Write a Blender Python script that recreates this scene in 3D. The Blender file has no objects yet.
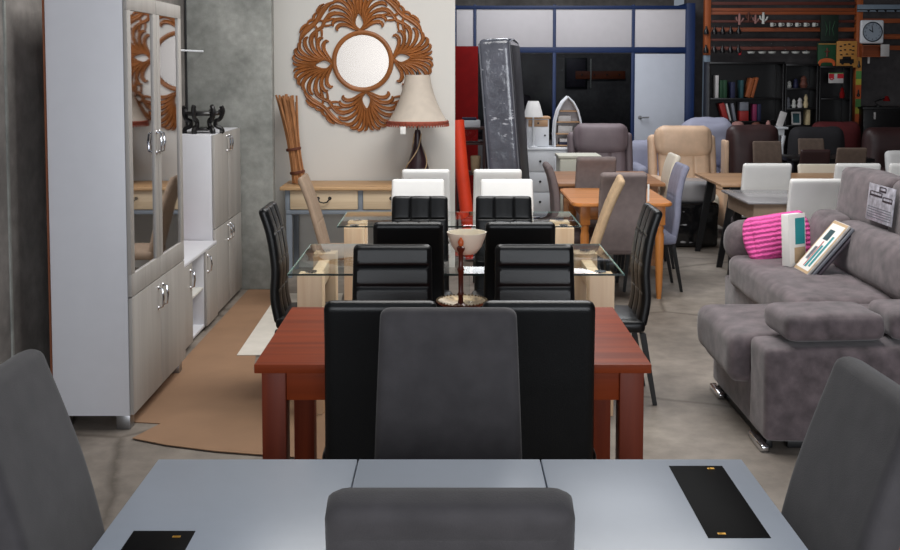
import bpy, bmesh, math, random
from mathutils import Vector, Matrix, noise, Euler
random.seed(7)
PI = math.pi
R = math.radians
SC = bpy.context.scene
COL = SC.collection

# ------------------------------------------------------------------ materials
MT = {}
def srgb(c):
    f = lambda v: v/12.92 if v <= .04045 else ((v+.055)/1.055)**2.4
    return tuple(f(x/255) for x in c)
def nodes(name):
    m = bpy.data.materials.new(name); m.use_nodes = True
    nt = m.node_tree; b = nt.nodes['Principled BSDF']
    return m, nt, b
def mat(name, col, rough=.5, metal=0, spec=.5, vary=.12, scale=9, detail=4, bump=0, bscale=120, stretch=None, coat=0, sheen=0, emit=0):
    """principled material with a noise mottling of its colour and an optional fine bump"""
    m, nt, b = nodes(name)
    c = srgb(col)
    tc = nt.nodes.new('ShaderNodeTexCoord')
    src = tc.outputs['Object']
    if stretch:
        mp = nt.nodes.new('ShaderNodeMapping'); mp.inputs['Scale'].default_value = stretch
        nt.links.new(src, mp.inputs['Vector']); src = mp.outputs['Vector']
    n = nt.nodes.new('ShaderNodeTexNoise'); n.inputs['Scale'].default_value = scale; n.inputs['Detail'].default_value = detail
    nt.links.new(src, n.inputs['Vector'])
    r = nt.nodes.new('ShaderNodeValToRGB')
    r.color_ramp.elements[0].position = .3; r.color_ramp.elements[1].position = .7
    r.color_ramp.elements[0].color = (*[x*(1-vary) for x in c], 1)
    r.color_ramp.elements[1].color = (*[min(1, x*(1+vary)) for x in c], 1)
    nt.links.new(n.outputs['Fac'], r.inputs['Fac']); nt.links.new(r.outputs['Color'], b.inputs['Base Color'])
    b.inputs['Roughness'].default_value = rough; b.inputs['Metallic'].default_value = metal
    b.inputs['Specular IOR Level'].default_value = spec
    b.inputs['Coat Weight'].default_value = coat
    b.inputs['Sheen Weight'].default_value = sheen
    if bump:
        n2 = nt.nodes.new('ShaderNodeTexNoise'); n2.inputs['Scale'].default_value = bscale; n2.inputs['Detail'].default_value = 3
        nt.links.new(tc.outputs['Object'], n2.inputs['Vector'])
        bp = nt.nodes.new('ShaderNodeBump'); bp.inputs['Strength'].default_value = bump; bp.inputs['Distance'].default_value = .01
        nt.links.new(n2.outputs['Fac'], bp.inputs['Height']); nt.links.new(bp.outputs['Normal'], b.inputs['Normal'])
    if emit:
        b.inputs['Emission Color'].default_value = (*c, 1); b.inputs['Emission Strength'].default_value = emit
    MT[name] = m
    return m
def wood(name, dark, light, rough=.4, axis='X', scale=3.0, coat=0, spec=.5):
    m, nt, b = nodes(name)
    tc = nt.nodes.new('ShaderNodeTexCoord'); mp = nt.nodes.new('ShaderNodeMapping')
    s = {'X': (.35, 7, 7), 'Y': (7, .35, 7), 'Z': (7, 7, .35)}[axis]
    mp.inputs['Scale'].default_value = s
    nt.links.new(tc.outputs['Object'], mp.inputs['Vector'])
    n = nt.nodes.new('ShaderNodeTexNoise'); n.inputs['Scale'].default_value = scale; n.inputs['Detail'].default_value = 6
    n.inputs['Distortion'].default_value = .6
    nt.links.new(mp.outputs['Vector'], n.inputs['Vector'])
    r = nt.nodes.new('ShaderNodeValToRGB'); r.color_ramp.elements[0].position = .32; r.color_ramp.elements[1].position = .68
    r.color_ramp.elements[0].color = (*srgb(dark), 1); r.color_ramp.elements[1].color = (*srgb(light), 1)
    nt.links.new(n.outputs['Fac'], r.inputs['Fac']); nt.links.new(r.outputs['Color'], b.inputs['Base Color'])
    b.inputs['Roughness'].default_value = rough; b.inputs['Coat Weight'].default_value = coat; b.inputs['Specular IOR Level'].default_value = spec
    MT[name] = m
    return m
def glass(name, tint, fres=1.5, rough=.0, through=1.0):
    m = bpy.data.materials.new(name); m.use_nodes = True; nt = m.node_tree; nt.nodes.clear()
    o = nt.nodes.new('ShaderNodeOutputMaterial'); t = nt.nodes.new('ShaderNodeBsdfTransparent'); g = nt.nodes.new('ShaderNodeBsdfGlossy')
    f = nt.nodes.new('ShaderNodeFresnel'); mx = nt.nodes.new('ShaderNodeMixShader'); f.inputs['IOR'].default_value = fres
    n = nt.nodes.new('ShaderNodeTexNoise'); n.inputs['Scale'].default_value = 2
    cr = nt.nodes.new('ShaderNodeValToRGB'); c = [x*through for x in tint]
    cr.color_ramp.elements[0].color = (*[x*.97 for x in c], 1); cr.color_ramp.elements[1].color = (*c, 1)
    nt.links.new(n.outputs['Fac'], cr.inputs['Fac']); nt.links.new(cr.outputs['Color'], t.inputs['Color'])
    g.inputs['Roughness'].default_value = rough
    ge = nt.nodes.new('ShaderNodeNewGeometry'); sb = nt.nodes.new('ShaderNodeMath'); sb.operation = 'SUBTRACT'; sb.inputs[0].default_value = 1
    mu = nt.nodes.new('ShaderNodeMath'); mu.operation = 'MULTIPLY'
    nt.links.new(ge.outputs['Backfacing'], sb.inputs[1]); nt.links.new(sb.outputs[0], mu.inputs[0]); nt.links.new(f.outputs['Fac'], mu.inputs[1]); nt.links.new(mu.outputs[0], mx.inputs['Fac']); nt.links.new(t.outputs[0], mx.inputs[1]); nt.links.new(g.outputs[0], mx.inputs[2])
    nt.links.new(mx.outputs[0], o.inputs['Surface']); MT[name] = m
    return m
def concrete(name, dark, mid, light, rough, s1, lines=None, crack=False, bump=.25):
    m, nt, b = nodes(name)
    tc = nt.nodes.new('ShaderNodeTexCoord')
    n1 = nt.nodes.new('ShaderNodeTexNoise'); n1.inputs['Scale'].default_value = s1; n1.inputs['Detail'].default_value = 9; n1.inputs['Roughness'].default_value = .68
    nt.links.new(tc.outputs['Object'], n1.inputs['Vector'])
    r = nt.nodes.new('ShaderNodeValToRGB'); e = r.color_ramp.elements
    e[0].position = .3; e[0].color = (*srgb(dark), 1); e[1].position = .72; e[1].color = (*srgb(light), 1)
    k = e.new(.5); k.color = (*srgb(mid), 1)
    nt.links.new(n1.outputs['Fac'], r.inputs['Fac'])
    out = r.outputs['Color']
    n2 = nt.nodes.new('ShaderNodeTexNoise'); n2.inputs['Scale'].default_value = s1*9; n2.inputs['Detail'].default_value = 5
    nt.links.new(tc.outputs['Object'], n2.inputs['Vector'])
    mx = nt.nodes.new('ShaderNodeMix'); mx.data_type = 'RGBA'; mx.blend_type = 'OVERLAY'; mx.inputs[0].default_value = .35
    nt.links.new(out, mx.inputs[6]); nt.links.new(n2.outputs['Fac'], mx.inputs[7]); out = mx.outputs[2]
    if crack:
        v = nt.nodes.new('ShaderNodeTexVoronoi'); v.feature = 'DISTANCE_TO_EDGE'; v.inputs['Scale'].default_value = .55
        nd = nt.nodes.new('ShaderNodeMix'); nd.data_type = 'RGBA'; nd.inputs[0].default_value = .12
        nt.links.new(tc.outputs['Object'], nd.inputs[6]); nt.links.new(n1.outputs['Color'], nd.inputs[7]); nt.links.new(nd.outputs[2], v.inputs['Vector'])
        cr = nt.nodes.new('ShaderNodeValToRGB'); cr.color_ramp.elements[0].color = (.55, .53, .5, 1); cr.color_ramp.elements[1].position = .012; cr.color_ramp.elements[1].color = (1, 1, 1, 1)
        nt.links.new(v.outputs['Distance'], cr.inputs['Fac'])
        m2 = nt.nodes.new('ShaderNodeMix'); m2.data_type = 'RGBA'; m2.blend_type = 'MULTIPLY'; m2.inputs[0].default_value = 1
        nt.links.new(out, m2.inputs[6]); nt.links.new(cr.outputs['Color'], m2.inputs[7]); out = m2.outputs[2]
    nt.links.new(out, b.inputs['Base Color']); b.inputs['Roughness'].default_value = rough
    bp = nt.nodes.new('ShaderNodeBump'); bp.inputs['Strength'].default_value = bump; bp.inputs['Distance'].default_value = .01
    nt.links.new(n2.outputs['Fac'], bp.inputs['Height']); nt.links.new(bp.outputs['Normal'], b.inputs['Normal'])
    MT[name] = m
    return m
def knit(name, col):
    m, nt, b = nodes(name)
    tc = nt.nodes.new('ShaderNodeTexCoord'); w = nt.nodes.new('ShaderNodeTexWave'); w.bands_direction = 'Z'
    w.inputs['Scale'].default_value = 10; w.inputs['Distortion'].default_value = 1.8; w.inputs['Detail'].default_value = 2; w.inputs['Detail Scale'].default_value = 6
    nt.links.new(tc.outputs['Object'], w.inputs['Vector'])
    r = nt.nodes.new('ShaderNodeValToRGB'); c = srgb(col)
    r.color_ramp.elements[0].color = (*[x*.68 for x in c], 1); r.color_ramp.elements[1].color = (*[min(1, x*1.1) for x in c], 1); r.color_ramp.elements[1].position = .6
    nt.links.new(w.outputs['Fac'], r.inputs['Fac']); nt.links.new(r.outputs['Color'], b.inputs['Base Color'])
    bp = nt.nodes.new('ShaderNodeBump'); bp.inputs['Strength'].default_value = .5; bp.inputs['Distance'].default_value = .015
    nt.links.new(w.outputs['Fac'], bp.inputs['Height']); nt.links.new(bp.outputs['Normal'], b.inputs['Normal']); b.inputs['Roughness'].default_value = .9
    MT[name] = m

concrete('floor_concrete', (98, 90, 82), (128, 119, 110), (158, 149, 138), .62, 1.1, crack=True)
concrete('wall_concrete', (92, 88, 85), (122, 117, 113), (150, 145, 140), .85, 1.4)
concrete('pillar_concrete', (110, 111, 107), (138, 139, 134), (162, 162, 157), .85, 1.8)
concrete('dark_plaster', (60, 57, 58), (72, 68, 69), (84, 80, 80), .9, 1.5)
mat('white_plaster', (214, 211, 205), .85, vary=.02, scale=2, bump=.05, bscale=60)
mat('ceiling_paint', (70, 70, 74), .9, vary=.1)
mat('grey_suede', (64, 61, 63), .85, vary=.16, scale=14, bump=.12, bscale=300, sheen=.15)
mat('seat_suede', (74, 70, 72), .85, vary=.16, scale=14, bump=.12, bscale=300, sheen=.15)
mat('sofa_suede', (94, 83, 86), .8, vary=.42, scale=13, detail=9, bump=.12, bscale=220, sheen=.25)
mat('black_leather', (11, 12, 14), .36, vary=.15, bump=.08, bscale=260, spec=.38)
mat('black_metal', (16, 16, 18), .45, vary=.1)
mat('white_leather', (236, 235, 233), .4, vary=.02, bump=.05, bscale=200)
mat('cream_leather', (222, 214, 198), .45, vary=.04, bump=.05, bscale=200)
mat('taupe_fabric', (122, 110, 108), .85, vary=.1, scale=20, bump=.1, bscale=300)
mat('dark_taupe', (104, 92, 92), .8, vary=.1, scale=20, bump=.1, bscale=300)
mat('sand_fabric', (190, 162, 128), .75, vary=.1, scale=20, bump=.1, bscale=300)
mat('beige_taupe', (160, 138, 118), .8, vary=.08, scale=20, bump=.1, bscale=300)
mat('blue_grey_fabric', (130, 132, 152), .85, vary=.1, scale=20, bump=.1, bscale=300)
mat('brown_fabric', (98, 82, 72), .85, vary=.12, scale=20)
mat('dark_brown_leather', (52, 30, 30), .5, vary=.15)
mat('maroon_fabric', (86, 22, 26), .8, vary=.15)
mat('black_fabric', (34, 32, 36), .85, vary=.15)
mat('grey_recliner', (112, 98, 102), .55, vary=.1, scale=8, bump=.1, bscale=120)
mat('tan_recliner', (206, 174, 146), .5, vary=.1, scale=8, bump=.1, bscale=120)
mat('lavender_sheet', (154, 155, 174), .85, vary=.08, scale=5)
mat('grey_laminate', (160, 168, 180), .35, vary=.015, scale=20)
mat('black_glass', (5, 5, 6), .55, spec=.03, vary=.05)
mat('gold', (196, 150, 60), .35, metal=.7, vary=.05)
wood('cherry', (116, 46, 20), (146, 62, 28), .45, 'X', 3, spec=.2)
wood('cherry_leg', (112, 42, 20), (136, 56, 28), .45, 'Z', 3, spec=.25)
wood('beech', (228, 188, 150), (246, 214, 180), .5, 'Z', 2.5)
wood('console_top', (176, 134, 92), (206, 168, 124), .5, 'X', 3)
wood('drawer_wood', (206, 180, 146), (228, 206, 174), .5, 'X', 3)
mat('blue_grey_paint', (134, 142, 152), .6, vary=.04)
wood('honey', (180, 112, 52), (208, 138, 74), .35, 'X', 2.5)
wood('honey_leg', (190, 118, 54), (214, 140, 72), .4, 'Z', 2.5)
wood('oak_table', (142, 96, 64), (172, 124, 86), .4, 'X', 3)
wood('walnut', (150, 112, 80), (184, 146, 110), .4, 'X', 3)
wood('cabinet_front', (156, 151, 146), (170, 166, 161), .5, 'Z', 2)
mat('cabinet_white', (212, 212, 217), .45, vary=.015, scale=12)
mat('cabinet_inside', (208, 206, 200), .6, vary=.02)
mat('hardboard', (122, 68, 40), .8, vary=.1)
mat('mirror_glass', (205, 205, 208), .03, metal=1, vary=.01)
mat('wall_mirror', (138, 132, 126), .25, metal=1, vary=.01)
mat('chrome', (215, 215, 218), .12, metal=1, vary=.02)
mat('dull_steel', (150, 150, 152), .35, metal=1, vary=.05)
mat('ebony', (20, 18, 19), .35, vary=.1)
mat('carved_wood', (150, 92, 46), .5, vary=.22, scale=7)
mat('bamboo', (158, 106, 64), .7, vary=.3, scale=12, stretch=(6, 6, .6))
mat('binding', (98, 52, 34), .8, vary=.2)
mat('lamp_shade', (196, 184, 170), .85, vary=.05, scale=16, bump=.1, bscale=200)
mat('white_shade', (232, 230, 228), .85, vary=.03)
mat('shade_trim', (150, 74, 56), .8, vary=.25, scale=60)
mat('lamp_base', (46, 28, 32), .3, vary=.3, scale=10)
mat('lamp_vine', (176, 150, 116), .5, vary=.1)
mat('paper', (232, 230, 226), .8, vary=.02)
glass('table_glass', (.95, .98, .97), 1.4)
glass('office_glass', (.6, .62, .65), 1.07)
glass('clear_glass', (.95, .97, .97), 1.4)
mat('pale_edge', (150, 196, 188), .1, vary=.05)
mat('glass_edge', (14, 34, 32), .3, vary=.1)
mat('bowl_ceramic', (232, 222, 202), .35, vary=.04)
mat('tray_metal', (128, 112, 88), .35, metal=.9, vary=.5, scale=40)
wood('candle_wood', (58, 22, 16), (104, 44, 26), .3, 'Z', 3)
mat('candle_orange', (196, 96, 48), .4, vary=.15)
mat('cardboard', (142, 110, 84), .85, vary=.08, scale=4, detail=8)
mat('pale_sheet', (206, 200, 190), .8, vary=.06)
mat('blue_frame', (8, 38, 84), .5, vary=.08)
mat('white_panel', (208, 203, 205), .6, vary=.02)
mat('door_white', (194, 198, 208), .5, vary=.02)
mat('orange_roll', (226, 62, 26), .6, vary=.08)
mat('dark_red', (112, 8, 9), .8, spec=.15, vary=.12)
mat('brown_board', (70, 42, 38), .6, vary=.15)
def film(name, col, glint, thr):
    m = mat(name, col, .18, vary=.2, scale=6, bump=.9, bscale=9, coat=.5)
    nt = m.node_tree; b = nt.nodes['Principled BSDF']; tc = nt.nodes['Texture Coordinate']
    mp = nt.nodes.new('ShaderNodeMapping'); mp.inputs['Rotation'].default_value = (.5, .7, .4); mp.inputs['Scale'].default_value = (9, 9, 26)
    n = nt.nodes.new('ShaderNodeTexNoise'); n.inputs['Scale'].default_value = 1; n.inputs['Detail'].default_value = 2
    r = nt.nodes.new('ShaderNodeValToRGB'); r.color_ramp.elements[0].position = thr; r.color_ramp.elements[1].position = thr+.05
    mx = nt.nodes.new('ShaderNodeMix'); mx.data_type = 'RGBA'; mx.inputs[7].default_value = (*srgb(glint), 1)  # pale streaks mixed into the base colour as painted glints
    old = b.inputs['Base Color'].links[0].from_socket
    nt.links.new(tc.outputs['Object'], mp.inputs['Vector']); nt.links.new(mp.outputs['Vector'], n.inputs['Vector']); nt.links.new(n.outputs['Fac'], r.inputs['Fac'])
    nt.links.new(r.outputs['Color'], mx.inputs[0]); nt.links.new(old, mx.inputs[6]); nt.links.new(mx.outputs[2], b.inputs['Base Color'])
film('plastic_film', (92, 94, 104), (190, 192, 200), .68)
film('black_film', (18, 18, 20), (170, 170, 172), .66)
mat('mattress_edge', (44, 44, 50), .5, vary=.1)
mat('white_paint', (224, 226, 230), .5, vary=.03)
wood('pale_wood', (176, 136, 100), (200, 162, 126), .5, 'X', 3)
mat('cream_paint', (206, 204, 190), .6, vary=.03)
wood('orange_wood', (122, 58, 26), (154, 76, 36), .55, 'X', 3)
wood('orange_post', (150, 74, 32), (180, 94, 44), .55, 'Z', 3)
wood('red_slat', (84, 36, 26), (104, 48, 34), .6, 'X', 3)
mat('steel_paint', (122, 136, 150), .5, vary=.06)
mat('pink_clay', (156, 112, 106), .7, vary=.1)
mat('brown_clay', (92, 50, 38), .7, vary=.1)
mat('white_clay', (206, 206, 200), .5, vary=.05)
mat('green_dark', (16, 34, 22), .7, vary=.2)
mat('green_sign', (24, 72, 40), .6, vary=.15)
mat('tan_sign', (190, 132, 62), .6, vary=.12)
mat('sign_orange', (204, 92, 40), .6, vary=.1)
mat('sign_green', (84, 140, 70), .6, vary=.1)
mat('sign_yellow', (186, 178, 62), .6, vary=.1)
mat('sign_red', (180, 24, 40), .6, vary=.1)
mat('dial_dark', (34, 46, 58), .4, vary=.05)
mat('dial_face', (150, 160, 172), .4, vary=.03)
mat('marble_top', (150, 148, 150), .2, vary=.12, scale=3)
mat('pink', (226, 84, 158), .9, vary=.1)
knit('pink_knit', (232, 92, 166))
mat('teal', (36, 140, 146), .5, vary=.08)
mat('brochure_photo', (168, 166, 176), .35, vary=.45, scale=24)
mat('swatch_photo', (196, 190, 184), .4, vary=.3, scale=9)
mat('dark_print', (60, 52, 60), .5, vary=.3)
for nm, c in dict(book_green=(20, 60, 34), book_blue=(24, 28, 60), book_orange=(140, 72, 32), book_red=(140, 30, 26), book_white=(190, 186, 184), book_pink=(120, 32, 72), book_teal=(28, 66, 72), book_cream=(190, 172, 134), book_grey=(110, 112, 120)).items():
    mat(nm, c, .6, vary=.1)

# ------------------------------------------------------------------ mesh builder
def T(x=0, y=0, z=0): return Matrix.Translation((x, y, z))
def RX(a): return Matrix.Rotation(a, 4, 'X')
def RY(a): return Matrix.Rotation(a, 4, 'Y')
def RZ(a): return Matrix.Rotation(a, 4, 'Z')
I4 = Matrix.Identity(4)
def crom(pts, n):
    pts = [Vector(p) for p in pts]
    if len(pts) == 2: return [pts[0].lerp(pts[1], i/n) for i in range(n+1)]
    P = [pts[0]*2-pts[1]]+pts+[pts[-1]*2-pts[-2]]; out = []; segs = len(pts)-1; k = max(1, n//segs)
    for i in range(segs):
        a, b, c, d = P[i:i+4]
        for j in range(k):
            t = j/k
            out.append(.5*((2*b)+(c-a)*t+(2*a-5*b+4*c-d)*t*t+(3*b-a-3*c+d)*t**3))
    out.append(pts[-1]); return out
class MB:
    def __init__(s): s.bm = bmesh.new()
    def merge(s, b, m):
        b.transform(m); me = bpy.data.meshes.new('t'); b.to_mesh(me); b.free(); s.bm.from_mesh(me); bpy.data.meshes.remove(me); return s
    def box(s, x0, x1, y0, y1, z0, z1, bev=.004, seg=2, m=I4):
        b = bmesh.new(); bmesh.ops.create_cube(b, size=1)
        for v in b.verts: v.co = Vector(((x0+x1)/2+v.co.x*(x1-x0), (y0+y1)/2+v.co.y*(y1-y0), (z0+z1)/2+v.co.z*(z1-z0)))
        bev = min(bev, .45*min(abs(x1-x0), abs(y1-y0), abs(z1-z0)))
        if bev > 0: bmesh.ops.bevel(b, geom=b.edges[:], offset=bev, segments=seg, affect='EDGES', profile=.5)
        return s.merge(b, m)
    def cbox(s, c, d, bev=.004, seg=2, m=I4):
        return s.box(*[q for i in range(3) for q in (c[i]-d[i]/2, c[i]+d[i]/2)], bev, seg, m)
    def bar(s, p, q, w0, w1=None, d0=None, d1=None, bev=.003):
        """square tapered bar from p to q"""
        w1 = w0 if w1 is None else w1; d0 = w0 if d0 is None else d0; d1 = w1 if d1 is None else d1
        p, q = Vector(p), Vector(q); b = bmesh.new(); bmesh.ops.create_cube(b, size=1)
        for v in b.verts:
            top = v.co.z > 0; c = q if top else p; w = w1 if top else w0; d = d1 if top else d0
            v.co = Vector((c.x+v.co.x*w, c.y+v.co.y*d, c.z))
        if bev: bmesh.ops.bevel(b, geom=b.edges[:], offset=bev, segments=2, affect='EDGES')
        return s.merge(b, I4)
    def tube(s, pts, r, n=8, m=I4, closed=False):
        pts = [Vector(p) for p in pts]; N = len(pts); b = bmesh.new(); rings = []; up = None
        for i, p in enumerate(pts):
            a = pts[(i-1) % N] if (closed or i) else p; c = pts[(i+1) % N] if (closed or i < N-1) else p
            t = (c-a).normalized()
            if up is None: up = Vector((0, 0, 1)) if abs(t.z) < .9 else Vector((1, 0, 0))
            u = t.cross(up).normalized(); w = u.cross(t).normalized(); up = w
            rr = r[i] if isinstance(r, (list, tuple)) else r
            rings.append([b.verts.new(p+u*rr*math.cos(2*PI*k/n)+w*rr*math.sin(2*PI*k/n)) for k in range(n)])
        for i in range(N if closed else N-1):
            A, B = rings[i], rings[(i+1) % N]
            for k in range(n): b.faces.new((A[k], A[(k+1) % n], B[(k+1) % n], B[k]))
        if not closed: b.faces.new(rings[0][::-1]); b.faces.new(rings[-1])
        bmesh.ops.recalc_face_normals(b, faces=b.faces[:])
        return s.merge(b, m)
    def lathe(s, prof, n=24, m=I4, cap=True):
        b = bmesh.new(); rings = []
        for r, z in prof:
            rings.append([b.verts.new((max(r, 1e-4)*math.cos(2*PI*k/n), max(r, 1e-4)*math.sin(2*PI*k/n), z)) for k in range(n)])
        for A, B in zip(rings, rings[1:]):
            for k in range(n): b.faces.new((A[k], A[(k+1) % n], B[(k+1) % n], B[k]))
        if cap: b.faces.new(rings[0][::-1]); b.faces.new(rings[-1])
        bmesh.ops.recalc_face_normals(b, faces=b.faces[:])
        return s.merge(b, m)
    def prism(s, poly, d, m=I4, bev=0):
        """polygon in x,z pulled from y=0 to y=d"""
        b = bmesh.new(); A = [b.verts.new((x, 0, z)) for x, z in poly]; B = [b.verts.new((x, d, z)) for x, z in poly]; n = len(poly)
        b.faces.new(A); b.faces.new(B[::-1])
        for k in range(n): b.faces.new((A[k], B[k], B[(k+1) % n], A[(k+1) % n]))
        bmesh.ops.recalc_face_normals(b, faces=b.faces[:])
        if bev: bmesh.ops.bevel(b, geom=b.edges[:], offset=bev, segments=2, affect='EDGES')
        return s.merge(b, m)
    def slab(s, path, w0, w1, t, r=.02, nv=24, nu=12, front=None, back=None, m=I4):
        """upholstered panel that follows a side-view path of (y, z); front(u, s, L) and back(...) press the faces in or out"""
        P = crom([(0, a, b) for a, b in path], 40); cum = [0]
        for a, b in zip(P, P[1:]): cum.append(cum[-1]+(b-a).length)
        L = cum[-1]
        def at(q):
            i = max(0, min(len(P)-2, next((k for k in range(len(P)-1) if cum[k+1] >= q), len(P)-2)))
            f = (q-cum[i])/max(1e-9, cum[i+1]-cum[i]); tt = (P[i+1]-P[i]).normalized()
            if 0 < i < len(P)-2: tt = (P[i+1]-P[i-1]).normalized().lerp((P[i+2]-P[i]).normalized(), f).normalized()
            return P[i].lerp(P[i+1], f), tt
        r = min(r, t/2-1e-3)
        ends = [r*(1-math.cos(PI/2*k/4)) for k in range(4)]
        S = ends+[r+(L-2*r)*k/nv for k in range(nv+1)]+[L-e for e in ends[::-1]]
        b = bmesh.new(); loops = []
        for q in S:
            pos, tt = at(q); nn = Vector((0, -tt.z, tt.y)); d = min(q, L-q, r)
            e = math.sqrt(max(0, r*r-(r-d)**2)); h = t/2-r+e; hw = (w0+(w1-w0)*q/L)/2-r+e; rc = min(r, h)*.98
            lp = []; ix = hw-rc; iy = h-rc
            for k in range(nu+1):
                u = -1+2*k/nu; lp.append((u*ix, h+(front(u*ix/hw, q, L) if front else 0)))
            for k in (1, 2, 3): a = PI/2*(1-k/4); lp.append((ix+rc*math.cos(a), iy+rc*math.sin(a)))
            for k in range(nu+1):
                u = 1-2*k/nu; lp.append((u*ix, -h-(back(u*ix/hw, q, L) if back else 0)))
            n1 = nu+1; right = lp[n1:n1+3]; bk = lp[n1+3:n1+3+n1]
            right = right+[(x, -y) for x, y in right[::-1]]
            left = [(-x, y) for x, y in right[::-1]]
            loops.append([b.verts.new(pos+Vector((x, 0, 0))+nn*o) for x, o in lp[:n1]+right+bk+left])
        for A, B in zip(loops, loops[1:]):
            n = len(A)
            for k in range(n): b.faces.new((A[k], A[(k+1) % n], B[(k+1) % n], B[k]))
        b.faces.new(loops[0][::-1]); b.faces.new(loops[-1])
        bmesh.ops.recalc_face_normals(b, faces=b.faces[:])
        return s.merge(b, m)
    def pad(s, size, r=.04, puff=.0, n=11, wr=0, wf=5, m=I4, seed=0, side=0):
        """soft cushion: rounded box, domed faces, optional wrinkles"""
        b = bmesh.new(); bmesh.ops.create_cube(b, size=1); bmesh.ops.subdivide_edges(b, edges=b.edges[:], cuts=n, use_grid_fill=True)
        sz = Vector(size); r = min(r, min(size)/2-.001); inn = sz/2-Vector((r, r, r))
        for v in b.verts:
            p = Vector([math.sin(PI*c)/2 for c in v.co]); q = Vector([p[i]*sz[i] for i in range(3)])
            c = Vector([max(-inn[i], min(inn[i], q[i])) for i in range(3)]); d = q-c
            if d.length > 1e-7: q = c+d.normalized()*r
            k = [1-(2*p[i])**2 for i in range(3)]
            q.z += 2*p.z*puff*k[0]*k[1]; q.x += 2*p.x*side*k[1]*k[2]; q.y += 2*p.y*side*k[0]*k[2]
            if wr:
                w = noise.noise(Vector((q.x*wf+seed*7.3, q.y*wf+seed, q.z*wf)))+.5*noise.noise(q*wf*2.3+Vector((seed, 3, 1)))
                q += (q.normalized() if q.length else Vector())*w*wr
            v.co = q
        bmesh.ops.recalc_face_normals(b, faces=b.faces[:])
        return s.merge(b, m)
    def stroke(s, pts, ws, h=.02, m=I4, n=14):
        """carved stroke in the x,z plane with a rounded crown towards -y"""
        P = crom([(x, 0, z) for x, z in pts], n); N = len(P); b = bmesh.new(); rows = []
        for i, p in enumerate(P):
            t = (P[min(N-1, i+1)]-P[max(0, i-1)]).normalized(); nn = Vector((-t.z, 0, t.x)); f = i/(N-1)*(len(ws)-1); k = min(len(ws)-2, int(f)); w = ws[k]+(ws[k+1]-ws[k])*(f-k)
            rows.append([b.verts.new(p+nn*w*a+Vector((0, -h*c, 0))) for a, c in ((-.5, 0), (-.46, .55), (-.2, .95), (0, .8), (.2, .95), (.46, .55), (.5, 0))])
        for A, B in zip(rows, rows[1:]):
            for k in range(7): b.faces.new((A[k], A[(k+1) % 7], B[(k+1) % 7], B[k]))
        b.faces.new(rows[0][::-1]); b.faces.new(rows[-1]); bmesh.ops.recalc_face_normals(b, faces=b.faces[:])
        return s.merge(b, m)
    def make(s, name, mt, parent=None, label=None, m=None, smooth=40):
        me = bpy.data.meshes.new(name)
        if m is not None: s.bm.transform(m)
        s.bm.to_mesh(me); s.bm.free()
        for p in me.polygons: p.use_smooth = True
        me.set_sharp_from_angle(angle=R(smooth))
        for k in (mt if isinstance(mt, (list, tuple)) else [mt]): me.materials.append(MT[k])
        o = bpy.data.objects.new(name, me); COL.objects.link(o)
        if parent is not None: o.parent = parent
        if label: o['label'] = label
        return o

def tag(o, label, cat, group=None, kind=None):
    o['label'] = label; o['category'] = cat
    if group: o['group'] = group
    if kind: o['kind'] = kind
    return o
def thing(name, label, cat, loc=(0, 0, 0), rz=0, group=None):
    o = bpy.data.objects.new(name, None); o.empty_display_size = .1; COL.objects.link(o)
    o.location = loc; o.rotation_euler = (0, 0, rz)
    return tag(o, label, cat, group)
def struct(name, mb, mt, parent=None):
    o = mb.make(name, mt, parent)
    if parent is None: o['kind'] = 'structure'
    return o
def dup(root, loc, rz, label, group=None, cat=None):
    r = root.copy(); COL.objects.link(r); r.location = loc; r.rotation_euler = (root.rotation_euler.x if root.type == 'MESH' else 0, root.rotation_euler.y if root.type == 'MESH' else 0, rz)
    r['label'] = label
    if group: r['group'] = group
    if cat: r['category'] = cat
    for ch in list(root.children):
        c = ch.copy(); COL.objects.link(c); c.parent = r
        for g in list(ch.children):
            d = g.copy(); COL.objects.link(d); d.parent = c
    return r
def recolour(root, swap):
    """give a copied thing another cover: new mesh data for the parts named in swap"""
    for ch in root.children:
        k = ch.name.split('.')[0]
        if k in swap:
            ch.data = ch.data.copy(); ch.data.materials.clear(); ch.data.materials.append(MT[swap[k]])
    return root

# ------------------------------------------------------------------ the setting
CZ = 4.2
struct('floor', MB().box(-2.4, 8.6, -5, 17, -.1, 0, 0), 'floor_concrete')
struct('wall_left', MB().box(-2.35, -2.12, -5, 9.6, 0, CZ, 0), 'wall_concrete')
struct('trim_1', MB().box(-2.125, -2.112, 4.98, 5.0, .3, CZ, 0), 'pillar_concrete')
struct('wall_pillar', MB().box(-2.12, -1.425, 8.38, 8.5, 0, CZ, .01), 'pillar_concrete')
struct('wall_mirror_side', MB().box(-2.12, .045, 9.32, 9.46, 0, CZ, 0), 'white_plaster')
struct('wall_back', MB().box(-2.4, 3.6, 16.9, 17.1, 0, CZ, 0), 'wall_concrete')
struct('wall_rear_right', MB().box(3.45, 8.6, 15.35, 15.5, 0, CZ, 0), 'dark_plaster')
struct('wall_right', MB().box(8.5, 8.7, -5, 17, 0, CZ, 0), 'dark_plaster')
sky = [(-.9, 2.7, 4.9, 7.5), (-1.4, 1.8, .6, 2.6), (.2, 2.6, 10.6, 13.6)]
c = MB()
for y0, y1 in ((-5, .6), (2.6, 4.9), (7.5, 10.6), (13.6, 17)): c.box(-2.4, 8.6, y0, y1, CZ, CZ+.15, 0)
for x0, x1, y0, y1 in sky: c.box(-2.4, x0, y0, y1, CZ, CZ+.15, 0); c.box(x1, 8.6, y0, y1, CZ, CZ+.15, 0)
struct('ceiling', c, 'ceiling_paint')
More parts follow.
